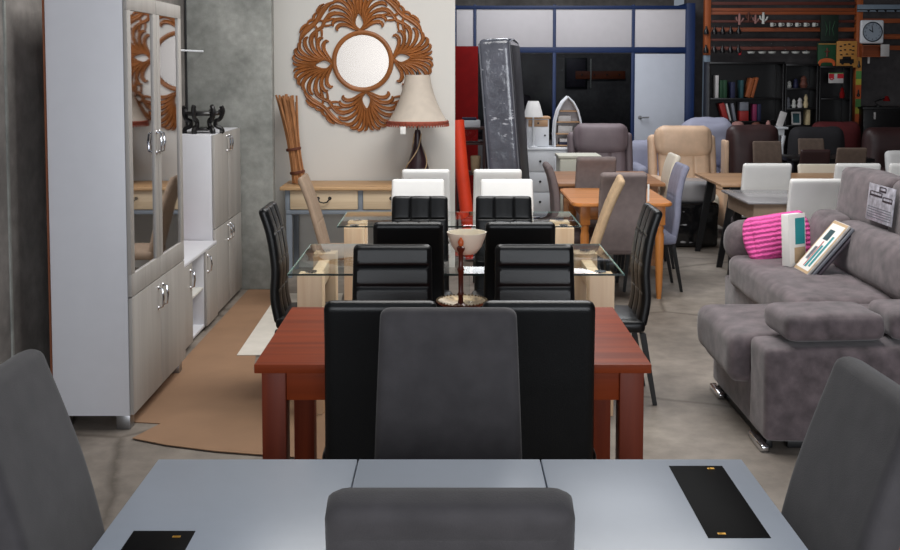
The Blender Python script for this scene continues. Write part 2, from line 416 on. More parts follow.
for i, z in enumerate((2.86, 2.98)):
    struct('trim_%d' % (i+2), MB().tube([(.2, 15.6+.3*i, z), (3.4, 15.6+.3*i, z), (8.4, 15.2, z+.05)], .05, 10), 'steel_paint')
# glazed office with a blue frame
OY = 15.0
fr = MB()
for x in (.07, .355, 1.49, 2.615, 3.38): fr.box(x-.022, x+.022, OY-.03, OY+.03, 0, 2.68, .004)
fr.box(1.465, 1.515, OY-.032, OY+.032, 0, 2.03, .004); fr.box(2.59, 2.64, OY-.032, OY+.032, 0, 2.03, .004)
for z, h in ((2.035, .04), (2.64, .025)): fr.box(.03, 3.42, OY-.033, OY+.033, z-h, z+h, .004)
fr.box(3.37, 3.49, OY-.05, OY+1.9, 0, 2.7, .004)
of = struct('wall_office', fr, 'blue_frame')
for x0, x1 in ((.095, .332), (.378, 1.467), (1.513, 2.592), (2.638, 3.357)):
    MB().box(x0, x1, OY-.015, OY+.015, 2.076, 2.614, .003).make('panel', 'white_panel', of)
for k, (x0, x1) in enumerate(((.095, .332), (.378, 1.464), (1.516, 2.589))):
    w = MB().box(x0, x1, OY-.004, OY+.004, .75, 1.985, 0).make('window_%d' % (k+1), 'office_glass'); w['kind'] = 'structure'
    MB().box(x0, x1, OY-.015, OY+.015, 0, .75, .003).make('panel', 'dark_plaster', of)
d = MB().box(2.642, 3.357, OY-.03, OY+.01, .01, 1.98, .004).make('door_1', 'door_white'); d['kind'] = 'structure'
h = MB(); h.tube([(2.72, OY-.03, 1.07), (2.72, OY-.09, 1.07), (2.84, OY-.09, 1.075)], .011, 8); h.lathe([(.028, 0), (.028, .01)], 14, T(2.72, OY-.03, 1.07) @ RX(PI/2)); h.make('door_handle', 'dull_steel', d)
# inside the office
t = thing('framed_picture', 'dark framed picture on the back wall inside the glazed office', 'picture', (2.03, 16.88, 1.69))
MB().cbox((0, 0, 0), (.36, .03, .5), .006).make('frame', 'black_metal', t); MB().cbox((0, -.012, 0), (.3, .02, .44), .002).make('picture_sheet', 'dark_print', t)
t = thing('rack_reflection', 'orange band inside the office, a modelled reflection of the slat rack', 'rail', (2.42, 16.86, 1.66))
MB().cbox((0, 0, 0), (.8, .03, .13), .006).make('board', 'orange_wood', t)  # solid board and stubs stand in for the slat rack's reflection
for k in range(4): MB().tube([(-.3+.2*k, 0, 0), (-.3+.2*k, -.06, .01)], .012).make('band_stub', 'black_metal', t)
tag(MB().box(2.255, 2.275, 16.84, 16.88, 1.45, 1.92, .003).make('wall_strip', 'cream_paint'), 'thin pale upright strip on the office wall beside the dark picture', 'strip')
for i, (x, z, w, lb) in enumerate(((.95, .862, .9, 'grey folded duvet, lowest of the pile on the office desk'), (.98, 1.068, .8, 'grey folded duvet, middle of the pile on the office desk'), (.92, 1.272, .66, 'grey folded duvet, topmost of the pile on the office desk'))):
    o = MB().pad((w, .5, .185), .08, .0, 12, .010, 5, I4, i).make('duvet', 'grey_recliner'); o.location = (x, 16.3, z); tag(o, lb, 'duvet', 'duvets on the office desk')
t = thing('office_desk', 'dark desk inside the glazed office behind the panes', 'desk', (1.0, 16.3, 0))
MB().cbox((0, 0, .74), (1.5, .7, .03), .004).make('desktop', 'brown_board', t)
for x in (-.7, .7): MB().cbox((x, 0, .363), (.03, .62, .726), .003).make('side_panel', 'brown_board', t)

# ------------------------------------------------------------------ chairs
def gro(d, w=.007): return math.exp(-(d/w)**2)
def chair(name, label, loc, rz, st, group=None):
    t = thing(name, label, 'chair', loc, rz, group)
    fr = bk = None; leg = 'black_metal'; legw = .032; nv, nu = 26, 12
    if st == 'suede':
        path = [(.165, .40), (.185, .55), (.245, .80), (.345, 1.075)]; w0, w1, th, mtl = .455, .425, .085, 'grey_suede'; seat = (.46, .46, .11); legw = .042; leg = 'dark_brown_leather'
        fr = lambda u, s, L: -.004*(gro((abs(u)-.9)*.22, .004)); bk = lambda u, s, L: -.005*gro(L-s-.075, .006); nv, nu = 60, 40
    elif st == 'padded':
        path = [(.165, .42), (.185, .6), (.21, .8), (.245, .995)]; w0, w1, th, mtl = .375, .36, .05, 'black_leather'; seat = (.40, .40, .07)
        def fr(u, s, L):
            v = (L-s-.008)/.092; f = v-math.floor(v); e = max(0, (abs(u)-.9)/.1)
            return (.010*(1-(2*f-1)**8)-.004)*max(0, 1-e*1.4) if s > .06 else 0
        nv, nu = 84, 24
    elif st == 'grid':
        path = [(.16, .42), (.185, .56), (.18, .72), (.205, .9), (.25, 1.045)]; w0, w1, th, mtl = .365, .345, .05, 'black_leather'; seat = (.40, .40, .07)
        fr = lambda u, s, L: -.007*max(gro((abs(u)-.34)*.17, .004), *[gro(L-s-k*.15, .005) for k in (1, 2, 3)]) + .004*math.cos(u*PI*1.5)**2
        nv, nu = 84, 40
    elif st == 'plain':
        path = [(.165, .42), (.18, .6), (.205, .8), (.245, .96)]; w0, w1, th, mtl = .41, .395, .045, 'white_leather'; seat = (.42, .42, .07)
    elif st == 'curved':
        path = [(.165, .40), (.195, .58), (.205, .75), (.232, .9), (.275, 1.015)]; w0, w1, th, mtl = .37, .35, .055, 'taupe_fabric'; seat = (.42, .42, .08)
        fr = lambda u, s, L: -.005*gro(L-s-.27, .005); nv = 60
    elif st == 'lean':
        path = [(.14, .42), (.215, .64), (.295, .85), (.385, 1.03)]; w0, w1, th, mtl = .37, .35, .055, 'sand_fabric'; seat = (.40, .40, .07); leg = 'beech'
        fr = lambda u, s, L: -.005*max(gro(L-s-.2, .005), gro(L-s-.4, .005), gro((abs(u)-.34)*.17, .004)); nv, nu = 60, 30
    b = MB().slab(path, w0, w1, th, .024 if st != 'suede' else .03, nv, nu, fr, bk).make('backrest', mtl, t)
    sm = 'seat_suede' if st == 'suede' else mtl
    MB().pad(seat, .03, .012, 9, m=T(0, -.02, .45-seat[2]/2+.012)).make('seat', sm, t)
    zs = .45-seat[2]+.01; x = seat[0]/2-.035
    for sx in (-1, 1):
        MB().bar((sx*(x+.004), -.225, 0), (sx*x, -.19, zs), legw*.7, legw).make('leg', leg, t)
        MB().bar((sx*(x+.004), .235, 0), (sx*x, .165, zs), legw*.7, legw).make('leg', leg, t)
    return t
GS = 'grey suede chairs round the pale grey table'
A = chair('dining_chair', 'grey suede high-back chair facing the camera behind the pale grey table', (-.005, 2.87, 0), 0, 'suede', GS); A.scale = (1, 1, .985)
q = dup(A, (0, 2.205, 0), PI, 'grey suede chair at bottom centre seen from behind, only its top showing', GS); q.scale = (1.075, 1, .955)
q = dup(A, (-.725, 2.40, 0), PI/2, 'grey suede chair at the left end of the pale grey table', GS); q.scale = (1, 1, 1.02)
q = dup(A, (.67, 2.36, 0), -PI/2+.04, 'grey suede chair at the right end of the pale grey table', GS); q.scale = (1, 1, 1.01)
GB = 'black padded chairs round the cherry table'
B = chair('dining_chair', 'black padded chair facing the camera behind the cherry table, left of the candlestick', (-.262, 4.50, 0), 0, 'padded', GB)
dup(B, (.385, 4.50, 0), 0, 'black padded chair facing the camera behind the cherry table, right of the candlestick', GB)
q = dup(B, (-.235, 3.74, 0), PI, 'black chair with its dark back to us, left behind the centre grey suede chair', GB); q.scale = (1.07, 1, 1.02)
q = dup(B, (.30, 3.74, 0), PI, 'black chair with its dark back to us, right behind the centre grey suede chair', GB); q.scale = (1.07, 1, 1.02)
GG = 'black stitched chairs round the near glass table'
C = chair('dining_chair', 'black grid-stitched chair facing us behind the near glass table, left one', (-.185, 6.16, 0), 0, 'grid', GG); C.scale = (1, 1, .965)
dup(C, (.33, 6.16, 0), 0, 'black grid-stitched chair facing us behind the near glass table, right one', GG)
dup(C, (-.205, 5.33, 0), PI, 'smooth black chair back in front of the near glass table, left one', GG).scale = (1, 1, 1)
dup(C, (.345, 5.33, 0), PI, 'smooth black chair back in front of the near glass table, right one', GG).scale = (1, 1, 1)
dup(C, (-.76, 5.73, 0), PI/2, 'black stitched chair seen side-on at the left end of the near glass table', GG).scale = (1, 1, 1)
dup(C, (.86, 5.66, 0), -PI/2, 'black stitched chair seen side-on at the right end of the near glass table', GG).scale = (1, 1, 1)
GW = 'white chairs beyond the far glass table'
D = chair('dining_chair', 'white chair behind the far glass table, lower one of the left pair', (-.24, 7.58, 0), 0, 'plain', GW)
dup(D, (.425, 7.58, 0), 0, 'white chair behind the far glass table, lower one of the right pair', GW)
q = dup(D, (-.19, 8.42, 0), PI, 'white chair under the table lamp, taller one of the left pair', GW); q.scale = (.96, 1, 1.04)
q = dup(D, (.375, 8.42, 0), PI, 'white chair in front of the plastic-wrapped mattress, taller one of the right pair', GW); q.scale = (.96, 1, 1.04)
GV = 'white chairs by the walnut and marble tables'
q = dup(D, (2.77, 9.33, 0), PI, 'white chair between the grey marble-topped table and the walnut table', GV); q.scale = (1.08, 1, 1)
dup(D, (2.76, 8.09, 0), PI, 'white chair just behind the pink cushion, nearest of the right-hand white chairs', GV)
dup(D, (3.56, 9.33, 0), PI, 'white chair showing just above the sofa headrest', GV)
dup(D, (4.04, 9.35, 0), PI, 'white chair cut off by the right edge of the photo', GV)
q = recolour(dup(D, (3.62, 10.02, 0), 0, 'low cream chair behind the white one above the sofa headrest', GV), {'backrest': 'cream_leather', 'seat': 'cream_leather'}); q.scale = (1, 1, .88)
GT = 'fabric chairs round the honey and oak tables'
E_ = chair('dining_chair', 'taupe fabric chair with a white tag, its back to us before the honey table', (1.295, 8.02, 0), PI, 'curved', GT)
MB().box(-.19, -.176, .268, .272, .80, .93, 0).make('price_tag', 'paper', E_, 'white price tag')
F_ = dup(E_, (1.28, 9.37, 0), PI, 'taupe chair back standing between the honey table and the oak table', GT)
for ch in list(F_.children):
    if ch.name.startswith('price_tag'): bpy.data.objects.remove(ch)
recolour(dup(F_, (1.06, 8.5, 0), PI/2, 'dark taupe chair seen side-on at the left end of the honey table', GT), {'backrest': 'dark_taupe', 'seat': 'dark_taupe'})
recolour(dup(F_, (1.62, 8.47, 0), -PI/2, 'blue-grey chair seen side-on at the right end of the honey table', GT), {'backrest': 'blue_grey_fabric', 'seat': 'blue_grey_fabric'})
recolour(dup(F_, (1.76, 9.42, 0), -PI/2, 'cream chair behind the blue-grey chair at the right end of the oak table', GT), {'backrest': 'cream_leather', 'seat': 'cream_leather'})
GN = 'sand coloured chairs at the far glass table'
H_ = chair('dining_chair', 'sand coloured chair leaning back, side-on at the left end of the far glass table', (-.83, 7.85, 0), PI/2, 'lean', GN); H_.scale = (1, .74, .955)
q = dup(H_, (.88, 7.49, 0), -PI/2-.12, 'sand coloured chair leaning back at the right end of the far glass table', GN); q.scale = (1, .92, .985)
recolour(H_, {'backrest': 'beige_taupe', 'seat': 'beige_taupe'})

# ------------------------------------------------------------------ tables
t = thing('dining_table', 'pale grey extending dining table with black glass inlays in the foreground', 'table', (0, 2.38, 0))
for x0, x1 in ((-.78, -.2475), (-.2445, .2405), (.2435, .78)): MB().box(x0, x1, -.36, .36, .725, .76, .003).make('tabletop_leaf', 'grey_laminate', t)
for cx, y0, y1 in ((.645, -.11, .31), (-.645, -.34, -.075)):
    p = MB().box(cx-.07, cx+.07, y0, y1, .757, .7612, .0005).make('glass_inlay', 'black_glass', t)
    for q in ([y0+.02, y1-.02] if cx > 0 else [y0+.03, y1-.03]):
        g = MB(); g.cbox((cx+.035 if q > y0+.1 else cx-.035*(1 if cx > 0 else -1), q, .7615), (.018, .008, .0008), 0); g.tube([(cx+(.035 if q > y0+.1 else -.035*(1 if cx > 0 else -1))+.006*math.cos(k), q+.002*math.sin(k), .762) for k in (0, 1, 2, 3, 4, 5)], .0008, 5); g.make('gold_mark', 'gold', p, 'small gold mark')
MB().box(-.70, .70, -.29, .29, .65, .724, .003).make('apron', 'grey_laminate', t)
for x in (-.71, .71):
    for y in (-.30, .30): MB().box(x-.035, x+.035, y-.035, y+.035, 0, .724, .003).make('leg', 'grey_laminate', t)

t = thing('dining_table', 'reddish cherry wood dining table with square legs', 'table', (.01, 4.065, 0))
MB().box(-.70, .70, -.44, .44, .728, .76, .003).make('tabletop', 'cherry', t)
ap = MB()
for y in (-.39, .39): ap.box(-.62, .62, y-.011, y+.011, .62, .722, .002)
for x in (-.635, .635): ap.box(x-.011, x+.011, -.36, .36, .62, .722, .002)
ap.make('apron', 'cherry', t)
for x in (-.635, .635):
    for y in (-.375, .375): MB().box(x-.043, x+.043, y-.043, y+.043, 0, .727, .004).make('leg', 'cherry_leg', t)

def glass_table(label, cx, y0, y1, w, ya, yb):
    t = thing('glass_table', label, 'table', (cx, (y0+y1)/2, 0)); d = (y1-y0)/2
    MB().box(-w/2, w/2, -d, d, .748, .76, .002).make('glass_top', 'table_glass', t)
    e = MB()
    e.box(-w/2, w/2, -d-.0022, -d+.0002, .749, .759, 0); e.make('glass_edge', 'glass_edge', t, 'polished glass front edge, shaded dark in its colour'); e = MB()  # front edge dark, other edges pale: light and shade put into the colour
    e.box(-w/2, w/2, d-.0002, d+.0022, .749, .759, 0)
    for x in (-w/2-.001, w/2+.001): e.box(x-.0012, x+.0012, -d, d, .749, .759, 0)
    e.make('glass_edge', 'pale_edge', t, 'polished glass rear and side edges, lit pale in their colour')
    for sx in (-1, 1):
        for y in (-d+ya, d-yb): MB().box(sx*(w/2-.1)-.065, sx*(w/2-.1)+.065, y-.06, y+.06, 0, .735, .004).make('leg', 'beech', t)
        for y in (-d+ya, d-yb): MB().lathe([(.03, .735), (.03, .748)], 16, T(sx*(w/2-.1), y, 0)).make('glass_fixing', 'chrome', t)
        MB().box(sx*(w/2-.1)-.03, sx*(w/2-.1)+.03, -d+ya+.061, d-yb-.061, .60, .70, .003).make('rail', 'beech', t)
    return t
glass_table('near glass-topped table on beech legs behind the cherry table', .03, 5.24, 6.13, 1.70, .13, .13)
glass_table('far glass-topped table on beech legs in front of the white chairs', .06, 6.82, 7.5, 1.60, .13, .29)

def top_poly(x0, x1, y0, y1, r):
    o = []
    for cx, cy, a in ((x1-r, y1-r, 0), (x0+r, y1-r, 90), (x0+r, y0+r, 180), (x1-r, y0+r, 270)):
        o += [(cx+r*math.cos(R(a+k*18)), cy+r*math.sin(R(a+k*18))) for k in range(6)]
    return o
FLAT = RX(-PI/2)
def sheet(mb, poly, z, d): return mb.prism(poly, d, T(0, 0, z+d) @ FLAT)
t = thing('dining_table', 'honey coloured wooden table with rounded corners and turned legs', 'table', (1.335, 8.45, 0))
m = MB().prism(top_poly(-.40, .38, -.51, .5, .09), .028, T(0, 0, .76) @ FLAT, .006); m.make('tabletop', 'honey', t)
ap = MB()
for y in (-.40, .40): ap.box(-.27, .27, y-.01, y+.01, .62, .73, .002)
for x in (-.29, .29): ap.box(x-.01, x+.01, -.37, .37, .62, .73, .002)
ap.make('apron', 'honey', t)
for x in (-.29, .29):
    for y in (-.40, .40):
        l = MB(); l.box(x-.037, x+.037, y-.037, y+.037, .58, .731, .003); l.lathe([(.018, 0), (.026, .1), (.033, .35), (.035, .5), (.028, .535), (.034, .55), (.03, .58)], 16, T(x, y, 0)); l.make('leg', 'honey_leg', t)
t = thing('dining_table', 'dull brown oak table standing behind the honey coloured table', 'table', (1.46, 9.87, 0))
MB().box(-.49, .47, -.56, .52, .73, .76, .004).make('tabletop', 'oak_table', t); MB().box(-.42, .40, -.48, .46, .65, .729, .003).make('apron', 'oak_table', t)
for x in (-.40, .38):
    for y in (-.46, .44): MB().bar((x, y, 0), (x, y, .729), .05, .07).make('leg', 'oak_table', t)
t = thing('dining_table', 'walnut topped table on splayed black legs at the right', 'table', (3.35, 9.72, 0))
MB().box(-.95, .95, -.5, .5, .735, .76, .004).make('tabletop', 'walnut', t)
for sx in (-1, 1):
    for y in (-.40, .42): MB().bar((sx*.93, y, 0), (sx*.80, y, .734), .05, .075, .03, .04).make('leg', 'black_metal', t)
MB().box(-.80, .80, -.02, .02, .66, .734, .003).make('rail', 'black_metal', t)
t = thing('dining_table', 'grey marble-topped table with a taupe apron behind the pink cushion', 'table', (2.95, 8.42, 0))
MB().box(-.65, .65, -.40, .40, .742, .76, .003).make('tabletop', 'marble_top', t); MB().box(-.60, .60, -.375, .375, .61, .741, .003).make('apron', 'beige_taupe', t)
for sx in (-1, 1):
    for y in (-.3, .3): MB().bar((sx*.6, y, 0), (sx*.53, y, .609), .04, .065, .03, .04).make('leg', 'black_metal', t)
t = thing('dining_table', 'black table among the brown chairs in the dim rear right', 'table', (4.25, 11.85, 0))
MB().box(-.46, .46, -.3, .3, .74, .78, .004).make('tabletop', 'ebony', t)
for sx in (-1, 1):
    for y in (-.24, .24): MB().bar((sx*.4, y, 0), (sx*.4, y, .74), .06).make('leg', 'ebony', t)

GD = 'brown chairs in the dim rear right'
for (x, y, rz, k, lb, sc) in ((3.50, 11.32, 0, 'brown_fabric', 'dull brown chair in front of the dark red-brown armchair', 1.02), (4.42, 12.58, 0, 'brown_fabric', 'dull brown chair behind the black table in the rear', .96), (4.22, 11.15, PI, 'brown_fabric', 'dull brown chair before the right end of the black table', .99), (3.88, 11.27, PI, 'dark_brown_leather', 'dark brown chair with its back to us before the black table', .96)):
    q = recolour(dup(D, (x, y, 0), rz, lb, GD), {'backrest': k, 'seat': k}); q.scale = (.8, .85, sc)

# ------------------------------------------------------------------ left side: cabinets
def handle(parent, p, ln=.11, ax='z'):
    x, y, z = p; m = MB()
    m.tube([(x, y, z-ln/2), (x+.022, y, z-ln/2+.008), (x+.027, y, z), (x+.022, y, z+ln/2-.008), (x, y, z+ln/2)], [.006, .006, .0075, .006, .006], 8)
    m.lathe([(.011, 0), (.009, .005)], 10, T(x, y, z-ln/2) @ RY(PI/2)); m.lathe([(.011, 0), (.009, .005)], 10, T(x, y, z+ln/2) @ RY(PI/2))
    m.make('handle', 'chrome', parent)
CX, CY = -1.87, 5.62
t = thing('display_cabinet', 'tall white cabinet with mirrored upper doors against the left wall', 'cabinet', (-1.788, CY, 0))
b = MB(); b.box(-.184, .195, -.51, -.492, .07, 2.16, .002); b.box(-.184, .195, .492, .51, .07, 2.16, .002)
for z in (.07, .66, 2.142): b.box(-.184, .195, -.492, .492, z, z+.018, .001)
b.make('body', 'cabinet_white', t)
MB().box(-.191, -.185, -.522, .51, .02, 2.16, .001).make('back_panel', 'hardboard', t, 'brown hardboard back panel')
for z in (1.1, 1.45, 1.8): MB().box(-.178, .17, -.49, .49, z, z+.016, .001).make('shelf', 'cabinet_inside', t)
for sy in (-1, 1):
    y0, y1 = (-.51, -.003) if sy < 0 else (.003, .51)
    MB_ = MB().box(.197, .216, y0, y1, .075, .662, .002).make('door', 'cabinet_front', t); handle(MB_, (.216, sy*.045, .56))
    f = MB(); z0, z1 = .668, 2.158
    f.box(.197, .216, y0, y1, z0, z0+.11, .002); f.box(.197, .216, y0, y1, z1-.075, z1, .002)
    f.box(.197, .216, y0, y0+.06, z0+.11, z1-.075, .002); f.box(.197, .216, y1-.06, y1, z0+.11, z1-.075, .002)
    d = f.make('door', 'cabinet_front', t); MB().box(.203, .207, y0+.06, y1-.06, z0+.11, z1-.075, 0).make('mirror_pane', 'mirror_glass', d)
    handle(d, (.216, sy*.03, 1.40))
for x in (-.15, .16):
    for y in (-.47, .47): MB().box(x-.035, x+.035, y-.035, y+.035, 0, .07, .003).make('foot', 'dull_steel', t)
t = thing('low_cabinet', 'low white cabinet with an open shelf niche between the two taller ones', 'cabinet', (CX, 6.755, 0)); t.scale = (1, 1.055, 1)
b = MB()
for y in (-.585, -.11, .27, .567): b.box(-.215, .195, y, y+.018, .03, .55, .002)
b.box(-.215, .212, -.585, .585, .55, .57, .002); b.box(-.215, .195, -.567, .567, .03, .048, .001); b.box(-.215, -.207, -.567, .567, .048, .55, 0)
b.make('body', 'cabinet_white', t); MB().box(-.2, .19, -.091, .269, .29, .306, .001).make('shelf', 'cabinet_inside', t)
d = MB().box(.197, .214, -.583, -.098, .035, .546, .002).make('door', 'cabinet_front', t); handle(d, (.214, -.14, .45))
d = MB().box(.197, .214, .274, .583, .035, .546, .002).make('door', 'cabinet_front', t); handle(d, (.214, .31, .46))
MB().box(-.2, .17, -.57, .57, 0, .03, 0).make('plinth', 'dull_steel', t)
t = thing('storage_cabinet', 'mid-height white cabinet with four doors carrying the black stand', 'cabinet', (CX, 7.85, 0))
b = MB(); b.box(-.215, .18, -.465, .465, .03, 1.32, .003); b.make('body', 'cabinet_white', t)
for y0, y1, hy in ((-.463, -.003, -.04), (.003, .463, .04)):
    d = MB().box(.182, .2, y0, y1, .035, .645, .002).make('door', 'cabinet_front', t); handle(d, (.2, hy, .56))
    d = MB().box(.182, .2, y0, y1, .651, 1.317, .002).make('door', 'cabinet_front', t); handle(d, (.2, hy, 1.23))
MB().box(-.2, .16, -.45, .45, 0, .03, 0).make('plinth', 'dull_steel', t)
# carved black stand
t = thing('carved_stand', 'carved black wooden vase stand on top of the mid-height cabinet', 'ornament', (-1.80, 7.62, 1.32))
MB().lathe([(.085, .128), (.118, .13), (.125, .145), (.118, .158), (.09, .16)], 32).make('rim', 'ebony', t)
MB().lathe([(.05, .02), (.075, .02), (.082, .03), (.075, .04), (.05, .04)], 28).make('base_ring', 'ebony', t)
for k in range(6):
    a = 2*PI*k/6+.25; rad = [(.105, .135), (.135, .175), (.128, .195), (.142, .16), (.122, .105), (.088, .085), (.092, .05), (.125, .035), (.138, .008), (.115, .008)]
    MB().tube(crom([(r*math.cos(a), r*math.sin(a), z) for r, z in rad], 40), .0155, 8).make('leg', 'ebony', t)
tag(MB().box(-.012, .012, -.11, .11, 0, .28, .004, m=T(-2.0, 7.2, .571) @ RY(.04)).make('folder', 'book_red'), 'red folder standing on the low cabinet behind the tall one', 'folder')
tag(MB().tube([(-2.115, 8.1, 1.93), (-1.97, 8.36, 1.925)], .008, 8).make('metal_rod', 'white_paint'), 'short pale rod sticking out high on the concrete wall', 'rod')
tag(MB().tube([(-2.1, 8.365, .05), (-2.105, 8.365, 2), (-2.1, 8.365, 4.1)], .007, 8).make('corner_line', 'black_metal'), 'thin black line running down the concrete wall corner', 'cable')  # thin black tube for the dark line at the corner
# sheets on the floor
tag(sheet(MB(), [(-1.645, 5.22), (-1.63, 8.36), (-1.41, 8.36), (-1.30, 7.6), (-1.22, 6.5), (-1.14, 5.9), (-1.1, 5.3), (-1.40, 5.18)], .001, .004).make('cardboard_sheet', 'cardboard'), 'long brown cardboard sheet on the floor along the white cabinets', 'cardboard')
tag(sheet(MB(), [(-1.54, 4.97), (-1.40, 5.33), (-1.32, 5.42), (-1.10, 6.40), (-.35, 6.36), (-.25, 4.62), (-.60, 4.70), (-1.1, 4.80), (-1.35, 4.88)], .006, .004).make('cardboard_sheet', 'cardboard'), 'brown cardboard sheet on the floor reaching under the cherry table', 'cardboard')
tag(sheet(MB(), [(-1.33, 6.43), (-.75, 6.43), (-.85, 8.2), (-1.36, 8.2)], .006, .003).make('floor_sheet', 'pale_sheet'), 'pale sheet on the floor beside the cardboard by the concrete pillar', 'sheet')
tag(MB().box(1.55, 1.95, 3.45, 3.98, 0, .06, .006).make('wooden_board', 'cherry'), 'red-brown wooden board on the floor by the right-hand grey chair', 'board')

# ------------------------------------------------------------------ console, mirror, lamp, bundle
t = thing('console_table', 'grey painted console table with wooden top against the white wall', 'console', (-.76, 9.06, 0)); t.scale = (1, 1, .947)
MB().box(-.68, .68, -.27, .24, .80, .83, .004).make('tabletop', 'console_top', t)
b = MB(); b.box(-.635, .635, -.23, .22, .58, .62, .003); b.box(-.635, .635, .2, .22, .62, .799, .002)
for x in (-.62, 0, .62): b.box(x-.02, x+.02, -.23, .2, .62, .799, .002)
b.make('frame', 'blue_grey_paint', t)
for x in (-.31, .31):
    d = MB().box(x-.287, x+.287, -.238, .18, .625, .795, .004).make('drawer', 'drawer_wood', t)
    for hx in (-.0,):
        m = MB(); m.tube([(x-.05, -.238, .725), (x-.05, -.262, .722), (x-.03, -.268, .695), (x, -.27, .688), (x+.03, -.268, .695), (x+.05, -.262, .722), (x+.05, -.238, .725)], .006, 8)
        for s in (-1, 1): m.lathe([(.016, 0), (.012, .006)], 12, T(x+s*.05, -.238, .725) @ RX(PI/2))
        m.make('handle', 'ebony', d)
for x in (-.61, .61):
    for y in (-.2, .19): MB().bar((x, y, 0), (x, y, .58), .04, .05).make('leg', 'blue_grey_paint', t)

t = thing('wall_mirror', 'round wall mirror in a large carved leaf frame of brown wood', 'mirror', (-.775, 9.318, 1.85))
m = MB()
ring = [(.232, 0), (.232, -.022), (.24, -.030), (.256, -.034), (.272, -.026), (.276, 0)]
m.lathe([(r, -z) for r, z in ring], 72, RX(PI/2), cap=False)
def rot2(x, z, a): return x*math.cos(a)-z*math.sin(a), x*math.sin(a)+z*math.cos(a)
for q in range(4):
    A_ = q*PI/2+.085
    def st(pts, ws, h=.02): m.stroke([rot2(x, z, A_) for x, z in pts], ws, h)
    def po(s, d, ws, h): st([(s*r*math.sin(R(a)), r*math.cos(R(a))) for r, a in d], ws, h)
    for s in (-1, 1):
        st([(s*.002, .27), (s*.036, .315), (s*.042, .355), (s*.024, .405), (s*.003, .435)], [.03, .02, .022, .022, .024], .028)
        W = [.024, .030, .036, .040, .034, .014]
        st([(s*.012, .276), (s*.06, .300), (s*.12, .332), (s*.175, .335), (s*.205, .308), (s*.196, .285)], W, .024)
        st([(s*.02, .285), (s*.065, .335), (s*.13, .378), (s*.195, .385), (s*.235, .358), (s*.232, .33)], W, .028)
        st([(s*.035, .305), (s*.075, .375), (s*.135, .425), (s*.205, .442), (s*.255, .425), (s*.262, .395)], W, .025)
        st([(s*.044, .33), (s*.072, .41), (s*.125, .472), (s*.19, .50), (s*.24, .49), (s*.256, .464)], W, .028)
        st([(s*.046, .36), (s*.062, .44), (s*.10, .51), (s*.15, .55), (s*.20, .548), (s*.22, .525)], W, .025)
        st([(s*.040, .39), (s*.046, .46), (s*.07, .53), (s*.105, .578), (s*.145, .588), (s*.165, .57)], W, .028)
        st([(s*.022, .42), (s*.024, .48), (s*.036, .545), (s*.058, .595), (s*.088, .61), (s*.106, .595)], [.022, .028, .034, .036, .03, .012], .025)
        st([(s*.004, .43), (s*.004, .50), (s*.010, .56), (s*.022, .605), (s*.042, .618)], [.024, .026, .028, .026, .012], .028)
        # scrolled bands that join the leaf fans over the diagonals
        po(s, [(.585, 22), (.583, 28), (.565, 35), (.545, 41), (.54, 45.6)], [.02, .046, .054, .046, .040], .026)
        po(s, [(.50, 24), (.505, 31), (.49, 38), (.468, 45.6)], [.02, .038, .034, .034], .022)
        po(s, [(.44, 26), (.46, 31), (.475, 36), (.50, 40), (.535, 42)], [.010, .024, .028, .026, .02], .02)
        po(s, [(.612, 29), (.612, 33), (.598, 37), (.575, 39)], [.010, .028, .032, .016], .024)
        po(s, [(.590, 37.5), (.592, 41), (.578, 44), (.556, 44.5)], [.010, .026, .030, .016], .024)
        po(s, [(.415, 33), (.43, 37.5), (.45, 41), (.47, 43)], [.008, .02, .024, .02], .018)
m.make('carved_frame', 'carved_wood', t)
MB().lathe([(.236, .008), (.235, .012)], 64, RZ(.02) @ RX(PI/2)).make('mirror_pane', 'wall_mirror', t)

LX = -.28
t = thing('table_lamp', 'table lamp with a cream bell shade and dark bottle base on the console', 'lamp', (LX, 9.03, .786)); t.scale = (1, 1, 1.045)
MB().lathe([(.10, 0), (.104, .012), (.10, .03), (.106, .08), (.094, .15), (.07, .22), (.048, .29), (.032, .35), (.03, .42), (.022, .45)], 28).make('base', 'lamp_base', t)
for k in range(3):
    a0 = 2.1*k
    MB().tube(crom([((r+.004)*math.cos(a0+z*9), (r+.004)*math.sin(a0+z*9), z) for r, z in ((.104, .02), (.108, .08), (.095, .15), (.071, .22), (.049, .29), (.033, .35), (.031, .42))], 48), .005, 6).make('vine', 'lamp_vine', t, 'pale vine relief')
MB().tube([(0, 0, .44), (0, 0, .9)], .007, 8).make('stem', 'ebony', t)
sh = [(.268, .512), (.248, .535), (.212, .59), (.172, .67), (.138, .76), (.115, .85), (.108, .905)]
s_ = MB().lathe(sh+[(r-.005, z) for r, z in sh[::-1]], 40, cap=False); s_.make('lamp_shade', 'lamp_shade', t)
m = MB().lathe([(.266, .495), (.27, .50), (.27, .525), (.262, .53), (.26, .5)], 40, cap=False)
for k in range(60): a = 2*PI*k/60; m.tube([(.268*math.cos(a), .268*math.sin(a), .505), (.268*math.cos(a), .268*math.sin(a), .482)], .006, 5)
m.make('shade_trim', 'shade_trim', t, 'rust red fringe trim')
MB().lathe([(.012, .895), (.014, .91), (.006, .93), (.001, .945)], 12).make('finial', 'ebony', t)
MB().cbox((-.115, -.262, .46), (.045, .003, .06), .0005, m=I4).make('price_tag', 'paper', t)

